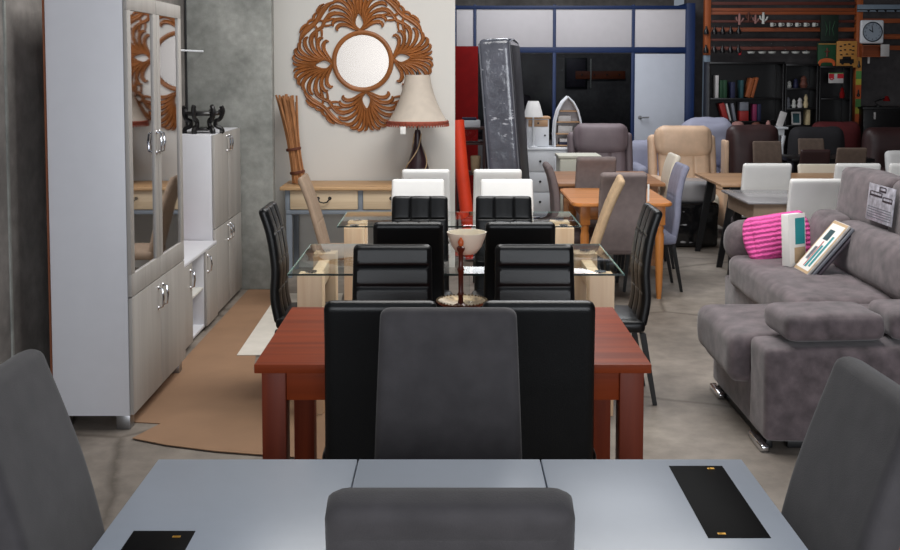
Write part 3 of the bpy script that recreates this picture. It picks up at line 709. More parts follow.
t = thing('stick_bundle', 'tied bundle of brown reeds leaning against the pillar on the console', 'reeds', (-1.31, 9.04, .787))
rr = random.Random(3)
for k in range(52):
    a = rr.uniform(0, 2*PI); q = math.sqrt(rr.random()); x, y = .058*q*math.cos(a), .05*q*math.sin(a); L = .735+rr.uniform(-.06, .04); sx = 1.55
    MB().tube(crom([(x, y, .006), (x*.85-.035, y*.85+.03, .22), (x-.07, y+.05, .45), (x*sx-.125+rr.uniform(-.01, .01), y*sx+.08, L)], 9), [.0095]*20, 6).make('reed', 'bamboo', t)
for z, dx, dy in ((.1, -.016, .013), (.3, -.052, .038)): MB().lathe([(.064, -.012), (.068, 0), (.064, .012)], 18, T(dx, dy, z) @ RY(-.17)).make('binding', 'binding', t)

# ------------------------------------------------------------------ things on the cherry table
TX, TY = .05, 4.38
t = thing('serving_tray', 'round ornate metal tray on the far edge of the cherry table', 'tray', (TX, TY, .76)); t.scale = (.9, .9, 1)
m = MB().lathe([(.055, 0), (.06, .004), (.04, .02), (.06, .03), (.10, .042), (.116, .052), (.119, .058), (.112, .058), (.085, .046), (.03, .038), (.001, .037)], 40)
for k in range(40): a = 2*PI*k/40; m.lathe([(.004, 0), (.006, .004), (.001, .009)], 6, T(.116*math.cos(a), .116*math.sin(a), .055))
m.make('dish', 'tray_metal', t)
t = thing('candlestick', 'turned brown wooden candlestick with an orange tip standing on the tray', 'candlestick', (TX-.005, TY-.062, .799))
MB().lathe([(.03, 0), (.034, .006), (.028, .014), (.012, .022), (.010, .05), (.015, .06), (.010, .07), (.011, .15), (.016, .165), (.009, .175), (.010, .235), (.016, .245), (.018, .255), (.012, .262), (.001, .264)], 18).make('spindle', 'candle_wood', t)
MB().lathe([(.008, .262), (.012, .270), (.0125, .279), (.008, .289), (.003, .298)], 14).make('candle', 'candle_orange', t)
t = thing('footed_bowl', 'cream bowl on a tall clear glass stem standing on the tray', 'bowl', (TX+.022, TY+.058, .801))
MB().lathe([(.03, 0), (.031, .004), (.02, .012), (.014, .03), (.012, .12), (.015, .18), (.022, .204)], 20).make('stem', 'clear_glass', t)
MB().lathe([(.02, .203), (.042, .210), (.064, .238), (.082, .288), (.0845, .300), (.081, .300), (.061, .242), (.04, .218), (.001, .212)], 36).make('bowl', 'bowl_ceramic', t)

# ------------------------------------------------------------------ grey corner sofa
SX, SY = 2.3, 6.1
t = thing('chaise_sofa', 'large grey mottled suede sofa with chaise on chrome skids at the right', 'sofa', (SX, SY, 0))
def P(name, size, c, r=.04, puff=0, mt='sofa_suede', wr=.006, n=14, seed=0, rot=I4, side=0, label=None, wf=5):
    return MB().pad(size, r, puff, n, wr, wf, T(c[0]-SX, c[1]-SY, c[2]) @ rot, seed, side).make(name, mt, t, label)
b = MB(); b.box(1.48-SX, 3.15-SX, 4.83-SY, 5.80-SY, .05, .32, .015); b.box(1.99-SX, 3.15-SX, 5.80-SY, 7.5-SY, .05, .30, .015); b.make('base', 'sofa_suede', t)
P('arm', (1.66, .27, .445), (2.30, 4.925, .272), .035, .012, seed=1, wr=.004)
P('arm', (1.10, .28, .30), (2.50, 7.37, .565), .13, .012, seed=2)
MB().box(2.05-SX, 3.1-SX, 7.28-SY, 7.46-SY, .25, .5, .02).make('arm_base', 'sofa_suede', t)
P('chaise_cushion', (1.30, .72, .245), (2.03, 5.43, .365), .06, .02, seed=3, wr=.008, n=18)
P('seat_cushion', (.82, 1.46, .22), (2.35, 6.53, .385), .06, .025, seed=4, wr=.010, n=20)
P('back_frame', (.30, 2.66, .60), (3.02, 6.16, .55), .06, .01, seed=5)
for i, (y, l) in enumerate(((7.0, .42), (6.16, 1.22), (5.26, .55))):
    P('back_cushion', (.34, l, .33), (2.64, y, .645), .09, .012, seed=6+i, wr=.010, rot=RY(.12), side=.012)
for i, (y, l) in enumerate(((6.70, .82), (5.85, .86))):
    P('headrest', (.22, l, .36), (2.75, y, .945), .06, .005, seed=11+i, wr=.012, rot=RY(.10), side=.01)
MB().box(1.50-SX, 1.53-SX, 4.86-SY, 5.76-SY, .0, .05, .004).make('skid_strip', 'black_metal', t); MB().box(1.60-SX, 3.1-SX, 4.86-SY, 4.89-SY, .0, .05, .004).make('skid_strip', 'black_metal', t)
for y0, y1 in ((4.80, 5.02), (5.58, 5.78)): MB().box(1.455-SX, 1.50-SX, y0-SY, y1-SY, 0, .035, .012, 3).make('chrome_foot', 'chrome', t, 'chrome skid foot')
for x, y in ((2.02, 7.42), (3.1, 7.42), (3.1, 4.9)): MB().box(x-.04-SX, x+.04-SX, y-.04-SY, y+.04-SY, 0, .05, .006).make('chrome_foot', 'chrome', t)
GP = 'loose grey pillows on the sofa'
def pillow(label, size, c, rot, mt='sofa_suede', group=None, wr=.007, cat='pillow', name='pillow', r=.04, puff=.012, seed=0):
    o = MB().pad(size, r, puff, 14, wr, 7, I4, seed).make(name, mt); o.matrix_world = T(*c) @ rot
    return tag(o, label, cat, group)
pillow('flattened grey pillow lying on the near arm of the sofa', (.48, .32, .125), (1.80, 4.98, .58), RZ(.06), group=GP, seed=21)
pillow('grey pillow on the near sofa arm, cut off by the right edge of the photo', (.5, .34, .13), (2.33, 5.0, .583), RZ(-.05), group=GP, seed=22)
o = MB().pad((.40, .10, .31), .035, 0, 16, .002, 6, I4, 3, .045).make('knitted_cushion', 'pink_knit'); o.matrix_world = T(2.24, 7.10, .645) @ RZ(.12) @ RX(-.22) @ RY(-.13)
tag(o, 'pink cable-knit cushion leaning on the far arm of the sofa', 'cushion')
t = thing('fabric_catalogue', 'white and teal fabric catalogue standing upright before the pink cushion', 'catalogue', (2.235, 6.74, .515), .55)
MB().box(-.075, .075, -.03, .03, 0, .335, .004, m=RX(-.05)).make('pages', 'paper', t)
MB().box(-.078, .078, -.036, -.031, -.001, .338, .001, m=RX(-.05)).make('cover', 'paper', t)
MB().box(-.02, .07, -.0375, -.0362, .14, .31, 0, m=RX(-.05)).make('cover_picture', 'teal', t)
MB().box(-.03, .07, -.0375, -.0362, .02, .12, 0, m=RX(-.05)).make('cover_picture', 'sand_fabric', t)
MB().box(.0755, .0785, -.031, .031, 0, .335, .001, m=RX(-.05)).make('spine', 'dark_print', t)
for i, (dx, dz, lb, mt_) in enumerate(((0, 0, 'picture-covered swatch catalogue leaning on the sofa back, front of its stack', 'swatch_photo'), (.05, -.012, 'swatch catalogue leaning on the sofa back, middle of its stack', 'book_grey'), (.10, -.024, 'dark swatch catalogue leaning on the sofa back, rear of its stack', 'dark_print'))):
    t = thing('swatch_catalogue', lb, 'catalogue', (2.215+dx*.6, 6.55-.012*i, .503), 0, 'swatch catalogues on the sofa')
    M_ = RY(.70)
    MB().box(-.008, .008, -.125, .125, .008, .41-.02*i, .003, m=M_).make('boards', mt_, t)
    if i == 0:
        MB().box(-.0095, -.0082, -.122, .122, .012, .405, 0, m=M_).make('cover_border', 'sand_fabric', t)
        MB().box(-.011, -.0097, -.105, .105, .03, .385, 0, m=M_).make('cover_sheet', 'paper', t)
        for y0, y1, z0, z1, c in ((-.08, -.05, .06, .30, 'teal'), (-.03, .0, .05, .22, 'teal'), (.03, .07, .10, .20, 'book_grey'), (-.02, .06, .26, .34, 'book_teal'), (.01, .02, .05, .25, 'sign_red')):
            MB().box(-.0125, -.0112, y0, y1, z0, z1, 0, m=M_).make('cover_picture', c, t)
t = thing('brochure', 'brochure with sofa pictures hanging on the sofa headrest', 'brochure', (2.60, 6.30, .86), -.0)
M_ = RY(.10)
MB().box(-.006, .0, -.19, .19, 0, .225, .001).make('sheet', 'brochure_photo', t, m=M_)
k = MB()
for z in (.02, .035, .05, .065, .08): k.box(-.0075, -.0062, -.17, .17, z, z+.006, 0)
k.make('text_lines', 'book_grey', t, m=M_)
k = MB()
for y, z, w in ((-.10, .13, .07), (.07, .15, .09), (-.02, .185, .05)):
    k.box(-.0075, -.0062, y-w, y+w, z, z+.012, 0); k.box(-.0075, -.0062, y-w, y-w+.012, z, z+.03, 0); k.box(-.0075, -.0062, y+w-.012, y+w, z, z+.03, 0); k.box(-.0075, -.0062, y-w*.8, y+w*.8, z+.026, z+.032, 0)
k.make('sofa_pictures', 'dark_print', t, m=M_)

# ------------------------------------------------------------------ middle distance
def sit(parent, name, size, c, mt, r=.06, puff=.02, rot=I4, wr=.006, seed=0, side=0): return MB().pad(size, r, puff, 12, wr, 5, T(*c) @ rot, seed, side).make(name, mt, parent)
def recliner(label, loc, rz, mt, seat_mt=None):
    t = thing('recliner', label, 'armchair', loc, rz, 'recliners in the middle distance'); t.scale = (.95, 1, .955)
    sit(t, 'seat', (.54, .58, .2), (0, -.08, .38), seat_mt or mt, .07, .03, seed=1)
    k = RX(-.2)
    MB().slab([(.12, .42), (.20, .62), (.27, .84), (.34, 1.04)], .58, .60, .17, .07, 40, 40, lambda u, s, L: .02*math.cos(u*1.4)-.012*gro((abs(u)-.33)*.3, .010)).make('backrest', mt, t)
    hp = sit(t, 'head_pillow', (.62, .22, .36), (0, .29, 1.02), mt, .09, .0, k, side=.025, seed=3)
    for v in hp.data.vertices:
        if v.co.z < 1.0: v.co.z -= .05*(1-(v.co.x/.31)**2)
    for s in (-1, 1):
        sit(t, 'arm', (.13, .68, .14), (s*.36, -.05, .56), mt, .06, .02, seed=4+s)
        sit(t, 'wing', (.10, .14, .62), (s*.345, .34, .78), mt, .05, 0, k, seed=6+s)
        MB().box(s*.36-.05, s*.36+.05, -.34, .3, .1, .52, .02).make('side_panel', mt, t)
    for c, sz in (((0, -.1, 0), 0),): MB().lathe([(.27, 0), (.28, .015), (.29, .04), (.06, .05), (.05, .28)], 28).make('base', 'ebony', t)
    return t
recliner('grey-brown leather recliner in front of the glazed office', (1.74, 11.75, 0), .0, 'grey_recliner')
recliner('tan leather recliner to the right of the white office door', (2.59, 11.3, 0), 0, 'tan_recliner', 'cream_leather')
t = thing('wrapped_box', 'low box in glossy black plastic with pale cover before the tan recliner', 'box', (2.42, 10.56, 0))
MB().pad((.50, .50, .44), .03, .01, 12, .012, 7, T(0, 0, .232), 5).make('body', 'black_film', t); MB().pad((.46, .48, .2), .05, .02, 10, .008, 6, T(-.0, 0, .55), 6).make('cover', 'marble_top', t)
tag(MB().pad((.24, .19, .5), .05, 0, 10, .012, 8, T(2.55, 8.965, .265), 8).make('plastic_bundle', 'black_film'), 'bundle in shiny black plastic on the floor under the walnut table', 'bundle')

t = thing('wrapped_mattress', 'grey mattress in shiny plastic film standing on end', 'mattress', (.645, 10.35, -.005)); t.scale = (1, 1, .985)
M_ = RZ(-.16) @ RY(-.078)
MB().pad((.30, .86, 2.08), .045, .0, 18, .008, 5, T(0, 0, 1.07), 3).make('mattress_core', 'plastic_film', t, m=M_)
for x in (-.145, .145):
    MB().tube([(x, -.425, .06), (x, -.43, 1.0), (x, -.425, 2.07), (x, 0, 2.1), (x, .425, 2.07), (x, .43, 1), (x, .425, .06), (x, 0, .05)], .008, 6, closed=True).make('piping', 'book_grey', t, m=M_)
MB().box(.151, .163, -.40, .42, .06, 2.04, .005).make('side_cover', 'mattress_edge', t, m=M_)
tag(MB().tube(crom([(.205, 9.62, .02), (.155, 9.70, .45), (.105, 9.76, .9), (.07, 9.80, 1.30)], 12), .062, 20).make('carpet_roll', 'orange_roll'), 'bright orange roll leaning beside the right edge of the white wall', 'roll')
t = thing('red_wardrobe', 'dark red panel unit rising behind the orange roll', 'wardrobe', (.205, 12.9, 0))
MB().box(-.17, .14, -.02, .4, .02, 2.05, .004).make('body', 'dark_red', t); MB().box(-.17, .14, -.02, .4, 0, .02, 0).make('plinth', 'brown_board', t)
t = thing('display_shelf', 'brown shelf unit with small ornaments between orange roll and mattress', 'shelf', (.25, 11.1, 0))
for z in (.30, .66, .98, 1.14): MB().box(-.16, .10, -.15, .15, z, z+.02, .002).make('shelf', 'brown_board', t)
for x in (-.17, .11): MB().box(x-.01, x+.01, -.15, .15, 0, 1.16, .002).make('side_panel', 'brown_board', t)
tag(MB().box(.11, .32, 11.0, 11.16, 1.161, 1.235, .006).make('box', 'white_paint'), 'white box on top of the brown ornament shelf', 'box')
tag(MB().box(.13, .28, 11.02, 11.14, 1.236, 1.262, .004).make('box', 'book_blue'), 'thin blue box lying on the white box on the ornament shelf', 'box')
m = MB(); m.lathe([(.03, 0), (.035, .005), (.012, .02), (.012, .05), (.05, .08), (.055, .12), (.03, .15), (.04, .17)], 10, T(.225, 11.02, 1.001)); tag(m.make('crystal_vase', 'clear_glass'), 'small clear glass vase on the brown ornament shelf', 'vase')
m = MB(); m.lathe([(.04, 0), (.05, .06), (.055, .17), (.05, .18), (.03, .16)], 14, T(.27, 11.0, .681)); tag(m.make('pot', 'sand_fabric'), 'beige pot on the lower board of the brown ornament shelf', 'pot')
tag(MB().box(-.02, .02, -.2, .2, 0, 1.95, .004, m=T(.43, 11.2, 0) @ RY(-.03)).make('wooden_plank', 'brown_board'), 'dark brown plank standing beside the wrapped mattress', 'plank')

# white dresser with cabinet, boat shelf and lamp
t = thing('dresser', 'low white dresser with round knobs left of the grey-brown recliner', 'dresser', (1.24, 12.45, 0))
MB().box(-.36, .36, -.19, .22, .06, .82, .004).make('body', 'white_paint', t); MB().box(-.38, .38, -.215, .23, .82, .845, .004).make('top', 'white_paint', t)
for x in (-.18, .18):
    for z in (.57, .33, .09):
        d = MB().box(x-.172, x+.172, -.205, -.191, z, z+.225, .003).make('drawer', 'white_paint', t); MB().lathe([(.008, 0), (.015, .012), (.012, .02)], 12, T(x, -.205, z+.12) @ RX(PI/2)).make('knob', 'ebony', d)
for x in (-.32, .32): MB().box(x-.03, x+.03, -.18, .2, 0, .06, .004).make('foot', 'white_paint', t)
t = thing('chest', 'small white chest with wooden top and drawer standing on the dresser', 'cabinet', (1.045, 12.52, .845))
MB().box(-.13, .13, -.13, .13, 0, .335, .003).make('body', 'white_paint', t); MB().box(-.145, .145, -.145, .14, .335, .36, .003).make('top', 'pale_wood', t)
d = MB().box(-.115, .115, -.142, -.131, .245, .325, .002).make('drawer', 'pale_wood', t); MB().lathe([(.006, 0), (.012, .012)], 10, T(0, -.142, .285) @ RX(PI/2)).make('knob', 'ebony', d)
d = MB().box(-.115, .115, -.142, -.131, .01, .235, .002).make('door', 'white_paint', t); MB().lathe([(.006, 0), (.012, .012)], 10, T(.08, -.142, .14) @ RX(PI/2)).make('knob', 'ebony', d)
t = thing('boat_shelf', 'white boat-shaped bookshelf with pointed top on the dresser', 'shelf', (1.40, 12.48, .845))
outl = [(-.155, 0), (-.16, .15), (-.15, .3), (-.115, .43), (-.06, .53), (0, .59), (.06, .53), (.115, .43), (.15, .3), (.16, .15), (.155, 0)]
m = MB(); m.tube([(x, -.1, z+.006) for x, z in outl], .013, 6); m.tube([(x, .1, z+.006) for x, z in outl], .013, 6)
for (a, c_), (d_, e) in zip(outl, outl[1:]): m.prism([(a, c_+.006), (d_, e+.006), (d_*.94, e*.98+.004), (a*.94, c_*.98+.004)], .2, T(0, -.1, 0))
m.make('hull', 'white_paint', t); MB().prism(outl, .008, T(0, .09, .006)).make('back_board', 'white_panel', t)
for z, w in ((.012, .145), (.15, .148), (.29, .14), (.42, .105)): MB().box(-w, w, -.095, .09, z, z+.014, .001).make('shelf', 'pale_wood', t)
for k, (x, z, w, h, c) in enumerate(((-.04, .305, .15, .07, 'book_white'), (-.03, .165, .17, .09, 'book_white'), (.0, .027, .2, .03, 'book_blue'), (.0, .06, .19, .04, 'book_white'))):
    tag(MB().box(1.40+x-w/2, 1.40+x+w/2, 12.40, 12.55, .845+z, .845+z+h, .003).make('book', c), ['pale books block on the third board of the boat-shaped shelf', 'pale books block on the second board of the boat-shaped shelf', 'blue book lying lowest in the boat-shaped shelf', 'white book lying on the blue one in the boat-shaped shelf'][k], 'book', 'books in the boat-shaped shelf')
t = thing('table_lamp', 'white table lamp with cone shade standing on the dresser', 'lamp', (.98, 12.29, .845)); t.scale = (1, 1, 1.03)
MB().lathe([(.05, 0), (.05, .012), (.015, .025), (.011, .06), (.011, .36)], 18).make('base', 'white_paint', t)
sh = [(.115, .355), (.10, .42), (.08, .49), (.062, .535)]; MB().lathe(sh+[(r-.004, z) for r, z in sh[::-1]], 28, cap=False).make('lamp_shade', 'white_shade', t)
t = thing('low_cabinet', 'pale cream low cabinet in front of the white dresser', 'cabinet', (1.35, 11.1, 0))
MB().box(-.20, .22, -.18, .18, .05, .84, .006).make('body', 'cream_paint', t); MB().box(-.215, .235, -.195, .19, .84, .87, .006).make('top', 'cream_paint', t)
for x in (-.095, .115):
    d = MB().box(x-.098, x+.098, -.194, -.181, .07, .82, .003).make('door', 'cream_paint', t); MB().lathe([(.008, 0), (.014, .012)], 10, T(x+(.07 if x < 0 else -.07), -.194, .5) @ RX(PI/2)).make('knob', 'ebony', d)
MB().box(-.18, .2, -.16, .16, 0, .05, 0).make('plinth', 'brown_board', t)

# ------------------------------------------------------------------ seats in the dim rear right
def armchair(label, cat, name, loc, w, d, top, mt, rz=0, arm=True, rb=.1):
    t = thing(name, label, cat, loc, rz)
    MB().box(-w/2+.04, w/2-.04, -d/2+.06, d/2-.03, .03, .28, .02).make('base', mt, t)
    sit(t, 'seat', (w-.22, d-.2, .18), (0, -.05, .37), mt, .06, .02)
    sit(t, 'backrest', (w, .22, top-.25), (0, d/2-.12, (top+.25)/2), mt, rb, 0, wr=.012, side=.02)
    for s in (-1, 1): sit(t, 'arm', (.15, d-.06, .38), (s*(w/2-.08), -.02, .39), mt, .07, .01)
    for sx in (-1, 1): MB().box(sx*(w/2-.1)-.02, sx*(w/2-.1)+.02, -d/2+.1, d/2-.08, 0, .03, .003).make('foot', 'black_metal', t)
    return t
t = armchair('sofa under a pale lavender sheet behind the tan recliner', 'sofa', 'covered_sofa', (2.93, 13.1, 0), 1.30, .8, .86, 'lavender_sheet')
MB().pad((.70, .34, .56), .2, .03, 16, .04, 3, T(.33, .15, .86), 4).make('sheet_heap', 'lavender_sheet', t)
t = armchair('dark red-brown armchair with rounded back right of the tan recliner', 'armchair', 'armchair', (3.42, 12.0, 0), .57, .60, 1.14, 'dark_brown_leather', PI, rb=.09)
MB().pad((.05, .2, .5), .02, 0, 8, .003, 5, T(.30, .17, .72)).make('side_panel', 'tan_recliner', t, 'pale beige side strip')
armchair('black upholstered armchair in front of the dark bookcases', 'armchair', 'armchair', (4.70, 13.2, 0), .68, .6, 1.03, 'black_fabric')
armchair('deep red armchair behind the black one under the sticker-covered post', 'armchair', 'armchair', (5.19, 13.86, 0), .64, .6, 1.06, 'maroon_fabric')
armchair('dark brown leather sofa at the right edge in the rear', 'sofa', 'sofa', (5.75, 12.65, 0), 1.25, .8, 1.05, 'dark_brown_leather')
pillow('white pillow on the dark brown sofa at the right edge', (.34, .12, .3), (5.32, 12.32, .66), RX(-.2), 'white_shade', r=.05, puff=.0, seed=4)
t = thing('console_table', 'slim white table with scalloped legs in front of the dark bookcases', 'console', (4.05, 13.75, 0))
MB().box(-.38, .36, -.14, .14, .985, 1.01, .003).make('tabletop', 'white_paint', t); MB().box(-.34, .32, -.11, .11, .90, .985, .003).make('apron', 'white_paint', t)
for x in (-.33, .31):
    for y in (-.09, .09): MB().tube([(x, y, 0), (x*.99, y, .4), (x*.96, y, .75), (x*1.03, y, .90)], [.016, .02, .022, .03], 10).make('leg', 'white_paint', t)
for k, (x, w, h, c, lb) in enumerate(((3.78, .16, .07, 'pink_clay', 'pinkish ornament lying at the left of the slim white table'), (4.02, .12, .06, 'brown_clay', 'brown bowl ornament in the middle of the slim white table'), (4.18, .06, .08, 'pink_clay', 'small pinkish pot near the right end of the slim white table'))):
    m = MB(); m.lathe([(w*.3, 0), (w*.5, h*.3), (w*.45, h*.7), (w*.2, h)], 14, T(x, 13.72, 1.011)); tag(m.make('ornament', c), lb, 'ornament', 'ornaments on the slim white table')
tag(MB().box(-.045, .045, -.006, .006, 0, .2, .002, m=T(4.33, 13.74, 1.013) @ RY(.3)).make('card', 'book_white'), 'pale card leaning at the right end of the slim white table', 'card')

# ------------------------------------------------------------------ slatted display rack
RY_ = 14.9; KX = RY_*.992/1046
def rx(px): return (px-450)*KX
def rz_(py): return 1.82-(py-65)*KX
t = thing('slat_rack', 'tall rack of orange and dark slats on two posts across the rear right', 'rack', (rx(784), RY_, 0))
ox = rx(784)
p = MB().box(rx(705)-ox, rx(711)-ox, -.05, .05, 1.96, 3.3, .004).make('post', 'orange_post', t); MB().box(rx(705)-ox, rx(711)-ox, -.05, .05, 0, 1.958, .004).make('post_foot', 'steel_paint', p, 'grey painted lower post')
p = MB().box(rx(857)-ox, rx(863)-ox, -.05, .05, 0, 3.3, .004).make('post', 'orange_post', t)
for py, pe, c in ((57, 70.9, 'tan_sign'), (71, 78.9, 'sign_green'), (79, 84.9, 'sign_yellow'), (85, 98.9, 'sign_orange'), (99, 107.4, 'sign_green'), (107.5, 113.9, 'sign_yellow'), (114, 122, 'sign_orange')):
    MB().box(rx(857.3)-ox, rx(862.7)-ox, -.054, -.0505, rz_(pe), rz_(py), 0).make('sticker', c, p)
for py in (66, 95):
    m = MB(); m.lathe([(.001, -.03), (.022, -.015), (.024, 0), (.01, .03), (.009, .07), (.001, .075)], 12, T(rx(860)-ox, -.055, rz_(py))); m.make('bottle_print', 'ebony', p)
def slats(px0, px1, rows):
    for y0, y1, c in rows: MB().box(rx(px0)-ox, rx(px1)-ox, -.02, .02, rz_(y1), rz_(y0), .003).make('slat', c, t)
slats(711.5, 856.5, ((1.8, 5, 'red_slat'), (8, 11, 'orange_wood'), (11.4, 14.6, 'orange_wood'), (20, 22.5, 'red_slat'), (27.5, 31.5, 'orange_wood'), (38.5, 41, 'red_slat'), (46.5, 50, 'red_slat')))
slats(863.5, 915, ((18.5, 23, 'orange_wood'), (34, 39, 'orange_wood'), (45.5, 50, 'orange_wood')))
YF = RY_-.055
ordn = ['leftmost', 'second from the left', 'third from the left', 'fourth from the left', 'fifth from the left', 'sixth from the left']
def bottle(px, py, lb, g):
    m = MB(); x, z = rx(px), rz_(py)
    m.lathe([(.001, -.055), (.035, -.055), (.038, -.045), (.032, .0), (.014, .03), (.012, .06), (.001, .062)], 14, T(x, YF-.02, z)); m.tube([(x, YF-.02, z+.055), (x, YF+.034, z+.06)], .004, 5)
    tag(m.make('bell_ornament', 'ebony'), lb, 'ornament', g)
for i, px_ in enumerate((706, 714.3, 722.5, 730.5, 738.5)):
    bottle(px_, 30.5, ordn[i]+' of the dark bells in the upper row on the slat rack', 'dark bells hung in the upper row'); bottle(px_, 49, ordn[i]+' of the dark bells in the lower row on the slat rack', 'dark bells hung in the lower row')
for i, px_ in enumerate((772, 780.3, 788.5, 797, 805.5, 814)):
    x, z = rx(px_), rz_(24.5); m = MB()
    m.lathe([(.024, -.03), (.028, -.01), (.027, .022), (.022, .022)], 14, T(x, YF-.01, z)); m.tube([(x+.026, YF-.01, z+.014), (x+.05, YF-.01, z+.01), (x+.05, YF-.01, z-.012), (x+.026, YF-.01, z-.02)], .005, 6); m.tube([(x, YF-.01, z), (x, YF+.034, z-.01)], .006, 6)
    tag(m.make('cup', 'white_clay'), ordn[i]+' of the small white cups on the slat rack', 'cup', 'white cups hung on the slat rack')
for i, px_ in enumerate((751, 762, 772, 785, 795.5, 806)):
    x, z = rx(px_), rz_(52.5); t2 = thing('hanging_lamp', ordn[i]+' of the white-bowled glass lamps on the slat rack', 'lamp', (x, YF-.03, z), 0, 'glass lamps hung on the slat rack')
    MB().lathe([(.02, -.02), (.045, -.012), (.056, .012), (.05, .014)], 18).make('bowl', 'white_clay', t2); m = MB(); m.lathe([(.03, .014), (.034, .05), (.016, .10), (.014, .13)], 14); m.tube([(0, 0, .13), (0, .06, .14)], .005, 5); m.make('glass_chimney', 'clear_glass', t2)
def cactus(px, py, c, lb, k=1):
    x, z = rx(px), rz_(py); m = MB()
    m.tube([(x, YF, z-.1*k), (x, YF, z+.02), (x, YF, z+.11*k)], [.026*k, .028*k, .02*k], 10)
    m.tube([(x, YF, z-.03), (x-.055*k, YF, z-.005), (x-.06*k, YF, z+.05*k)], .016*k, 8); m.tube([(x, YF, z-.05), (x+.06*k, YF, z-.01), (x+.075*k, YF, z+.03*k)], .016*k, 8)
    m.tube([(x, YF, z), (x, YF+.034, z)], .008, 6); tag(m.make('cactus_ornament', c), lb, 'ornament', 'cactus ornaments on the slat rack')
cactus(739.5, 19.5, 'pink_clay', 'pinkish branched ornament left end of the slat rack ornaments', .75); cactus(748.5, 17, 'brown_clay', 'dark brown branched ornament between the two pinkish ones', .6)
cactus(755.5, 19.5, 'pink_clay', 'pinkish branched ornament just left of the white cactus', .6); cactus(763.3, 18.5, 'white_clay', 'white cactus shaped ornament on the slat rack', .78)
tag(MB().lathe([(.001, -.05), (.02, -.04), (.024, 0), (.012, .03), (.004, .05)], 12, T(rx(740), YF-.02, rz_(52))).make('ornament', 'sign_red'), 'small red ornament at the right end of the lower dark bells', 'ornament')
def board(name, label, cat, x0, x1, y0, y1, mt):
    t = thing(name, label, cat, (rx((x0+x1)/2), YF-.02, rz_(y1)))
    w = (x1-x0)/2*KX; h = (y1-y0)*KX; MB().box(-w, w, -.008, .03, 0, h, .004).make('board', mt, t); return t, w, h
t, w, h = board('banner', 'dark green banner with faint leaf print on the slat rack', 'banner', 820.5, 838, 15, 41.5, 'green_dark')
for q in (-.06, .0, .06): MB().tube([(q, -.012, .08), (q*.6, -.013, .18), (q*1.2, -.012, .29)], [.004, .008, .003], 6).make('leaf_print', 'green_sign', t)
t, w, h = board('sign_board', 'green sign board with a figure and an orange band under the dark banner', 'sign', 818, 836, 43, 68, 'green_sign')
MB().box(-w*.95, w*.95, -.011, -.0082, h-.02, h-.008, 0).make('border', 'tan_sign', t)
m = MB(); m.tube([(0, -.011, h*.45), (0, -.011, h*.8)], .012, 6); m.tube([(-.035, -.011, h*.66), (.035, -.011, h*.66)], .010, 6); m.make('figure_print', 'red_slat', t)
m = MB(); m.stroke([(-w*.85, .02), (-w*.7, .09), (0, .11), (w*.7, .09), (w*.85, .02)], [.03, .05, .06, .05, .03], .003, T(0, -.0082, 0)); m.make('band', 'sign_orange', t)
t, w, h = board('sign_board', 'tan sign board with dark marks and a dark car-like shape beside the green one', 'sign', 836.6, 857, 41, 67.5, 'tan_sign')
m = MB(); m.pad((.2, .006, .06), .003, 0, 6, 0, 5, T(0, -.011, .09)); m.pad((.12, .006, .05), .003, 0, 6, 0, 5, T(0, -.011, .13))
for x in (-.06, .06): m.lathe([(.02, 0), (.02, .004)], 12, T(x, -.009, .06) @ RX(PI/2))
m.make('car_print', 'ebony', t)
m = MB()
for x, z in ((-.09, .3), (-.03, .32), (.03, .33), (.09, .3), (-.09, .24), (.09, .24), (-.03, .25), (.05, .25), (-.08, .18), (.0, .19), (.08, .19)): m.cbox((x, -.011, z), (.032, .005, .018), .001, m=I4)
m.make('letter_marks', 'ebony', t)
# clock
t = thing('wall_clock', 'square white clock with round dark dial on the right post', 'clock', (rx(870.5), YF-.06, rz_(32)))
MB().box(-.165, .165, -.02, .04, -.165, .165, .035, 4).make('case', 'white_paint', t)
MB().lathe([(.14, 0), (.142, .006), (.132, .01), (.126, .004)], 40, T(0, -.02, 0) @ RX(PI/2), cap=False).make('dial_ring', 'dial_dark', t)
d = MB().lathe([(.127, 0), (.127, .003)], 40, T(0, -.02, 0) @ RX(PI/2)).make('dial', 'dial_face', t)
for k in range(12):
    tx = bpy.data.curves.new('numeral', 'FONT'); tx.body = str(k or 12); tx.size = .032; tx.align_x = 'CENTER'; tx.align_y = 'CENTER'; tx.extrude = .001
    o = bpy.data.objects.new('tmp', tx); me = bpy.data.meshes.new_from_object(o); bpy.data.objects.remove(o)
    me.materials.append(MT['ebony']); o = bpy.data.objects.new('numeral', me); COL.objects.link(o); o.parent = d; o.rotation_euler = (PI/2, 0, 0); o.location = (.104*math.sin(k*PI/6), -.0245, .106*math.cos(k*PI/6))
for a, l, w_ in ((R(-58), .06, .007), (R(-8), .09, .005)): MB().box(-w_, w_, -.0275, -.0255, -.01, l, .001, m=RY(a)).make('hand', 'ebony', t)
t = thing('wall_shelf', 'small open wooden box shelf under the square clock', 'shelf', (rx(872), YF-.06, rz_(57)))
b = MB(); b.box(-.17, .17, -.05, .1, 0, .014, .002); b.box(-.17, .17, -.05, .1, .15, .164, .002); b.box(-.17, -.15, -.05, .1, .014, .15, .002); b.box(.15, .17, -.05, .1, .014, .15, .002); b.box(-.15, .15, .09, .1, .014, .15, 0); b.make('box_frame', 'orange_wood', t)
tag(MB().box(rx(878), rx(886.5), YF-.122, YF-.1105, rz_(56.5), rz_(44.5), .002).make('notice', 'book_white'), 'white notice card on the box shelf under the clock', 'notice')
tag(MB().box(rx(867.5), rx(869.5), YF-.05, YF-.03, rz_(63.5), rz_(57), .004).make('tag', 'book_white'), 'tiny white tag hanging below the box shelf', 'tag')
t = thing('hook_rail', 'pale rail with dark hooks above the square clock', 'rail', (rx(885), YF-.03, rz_(14)))
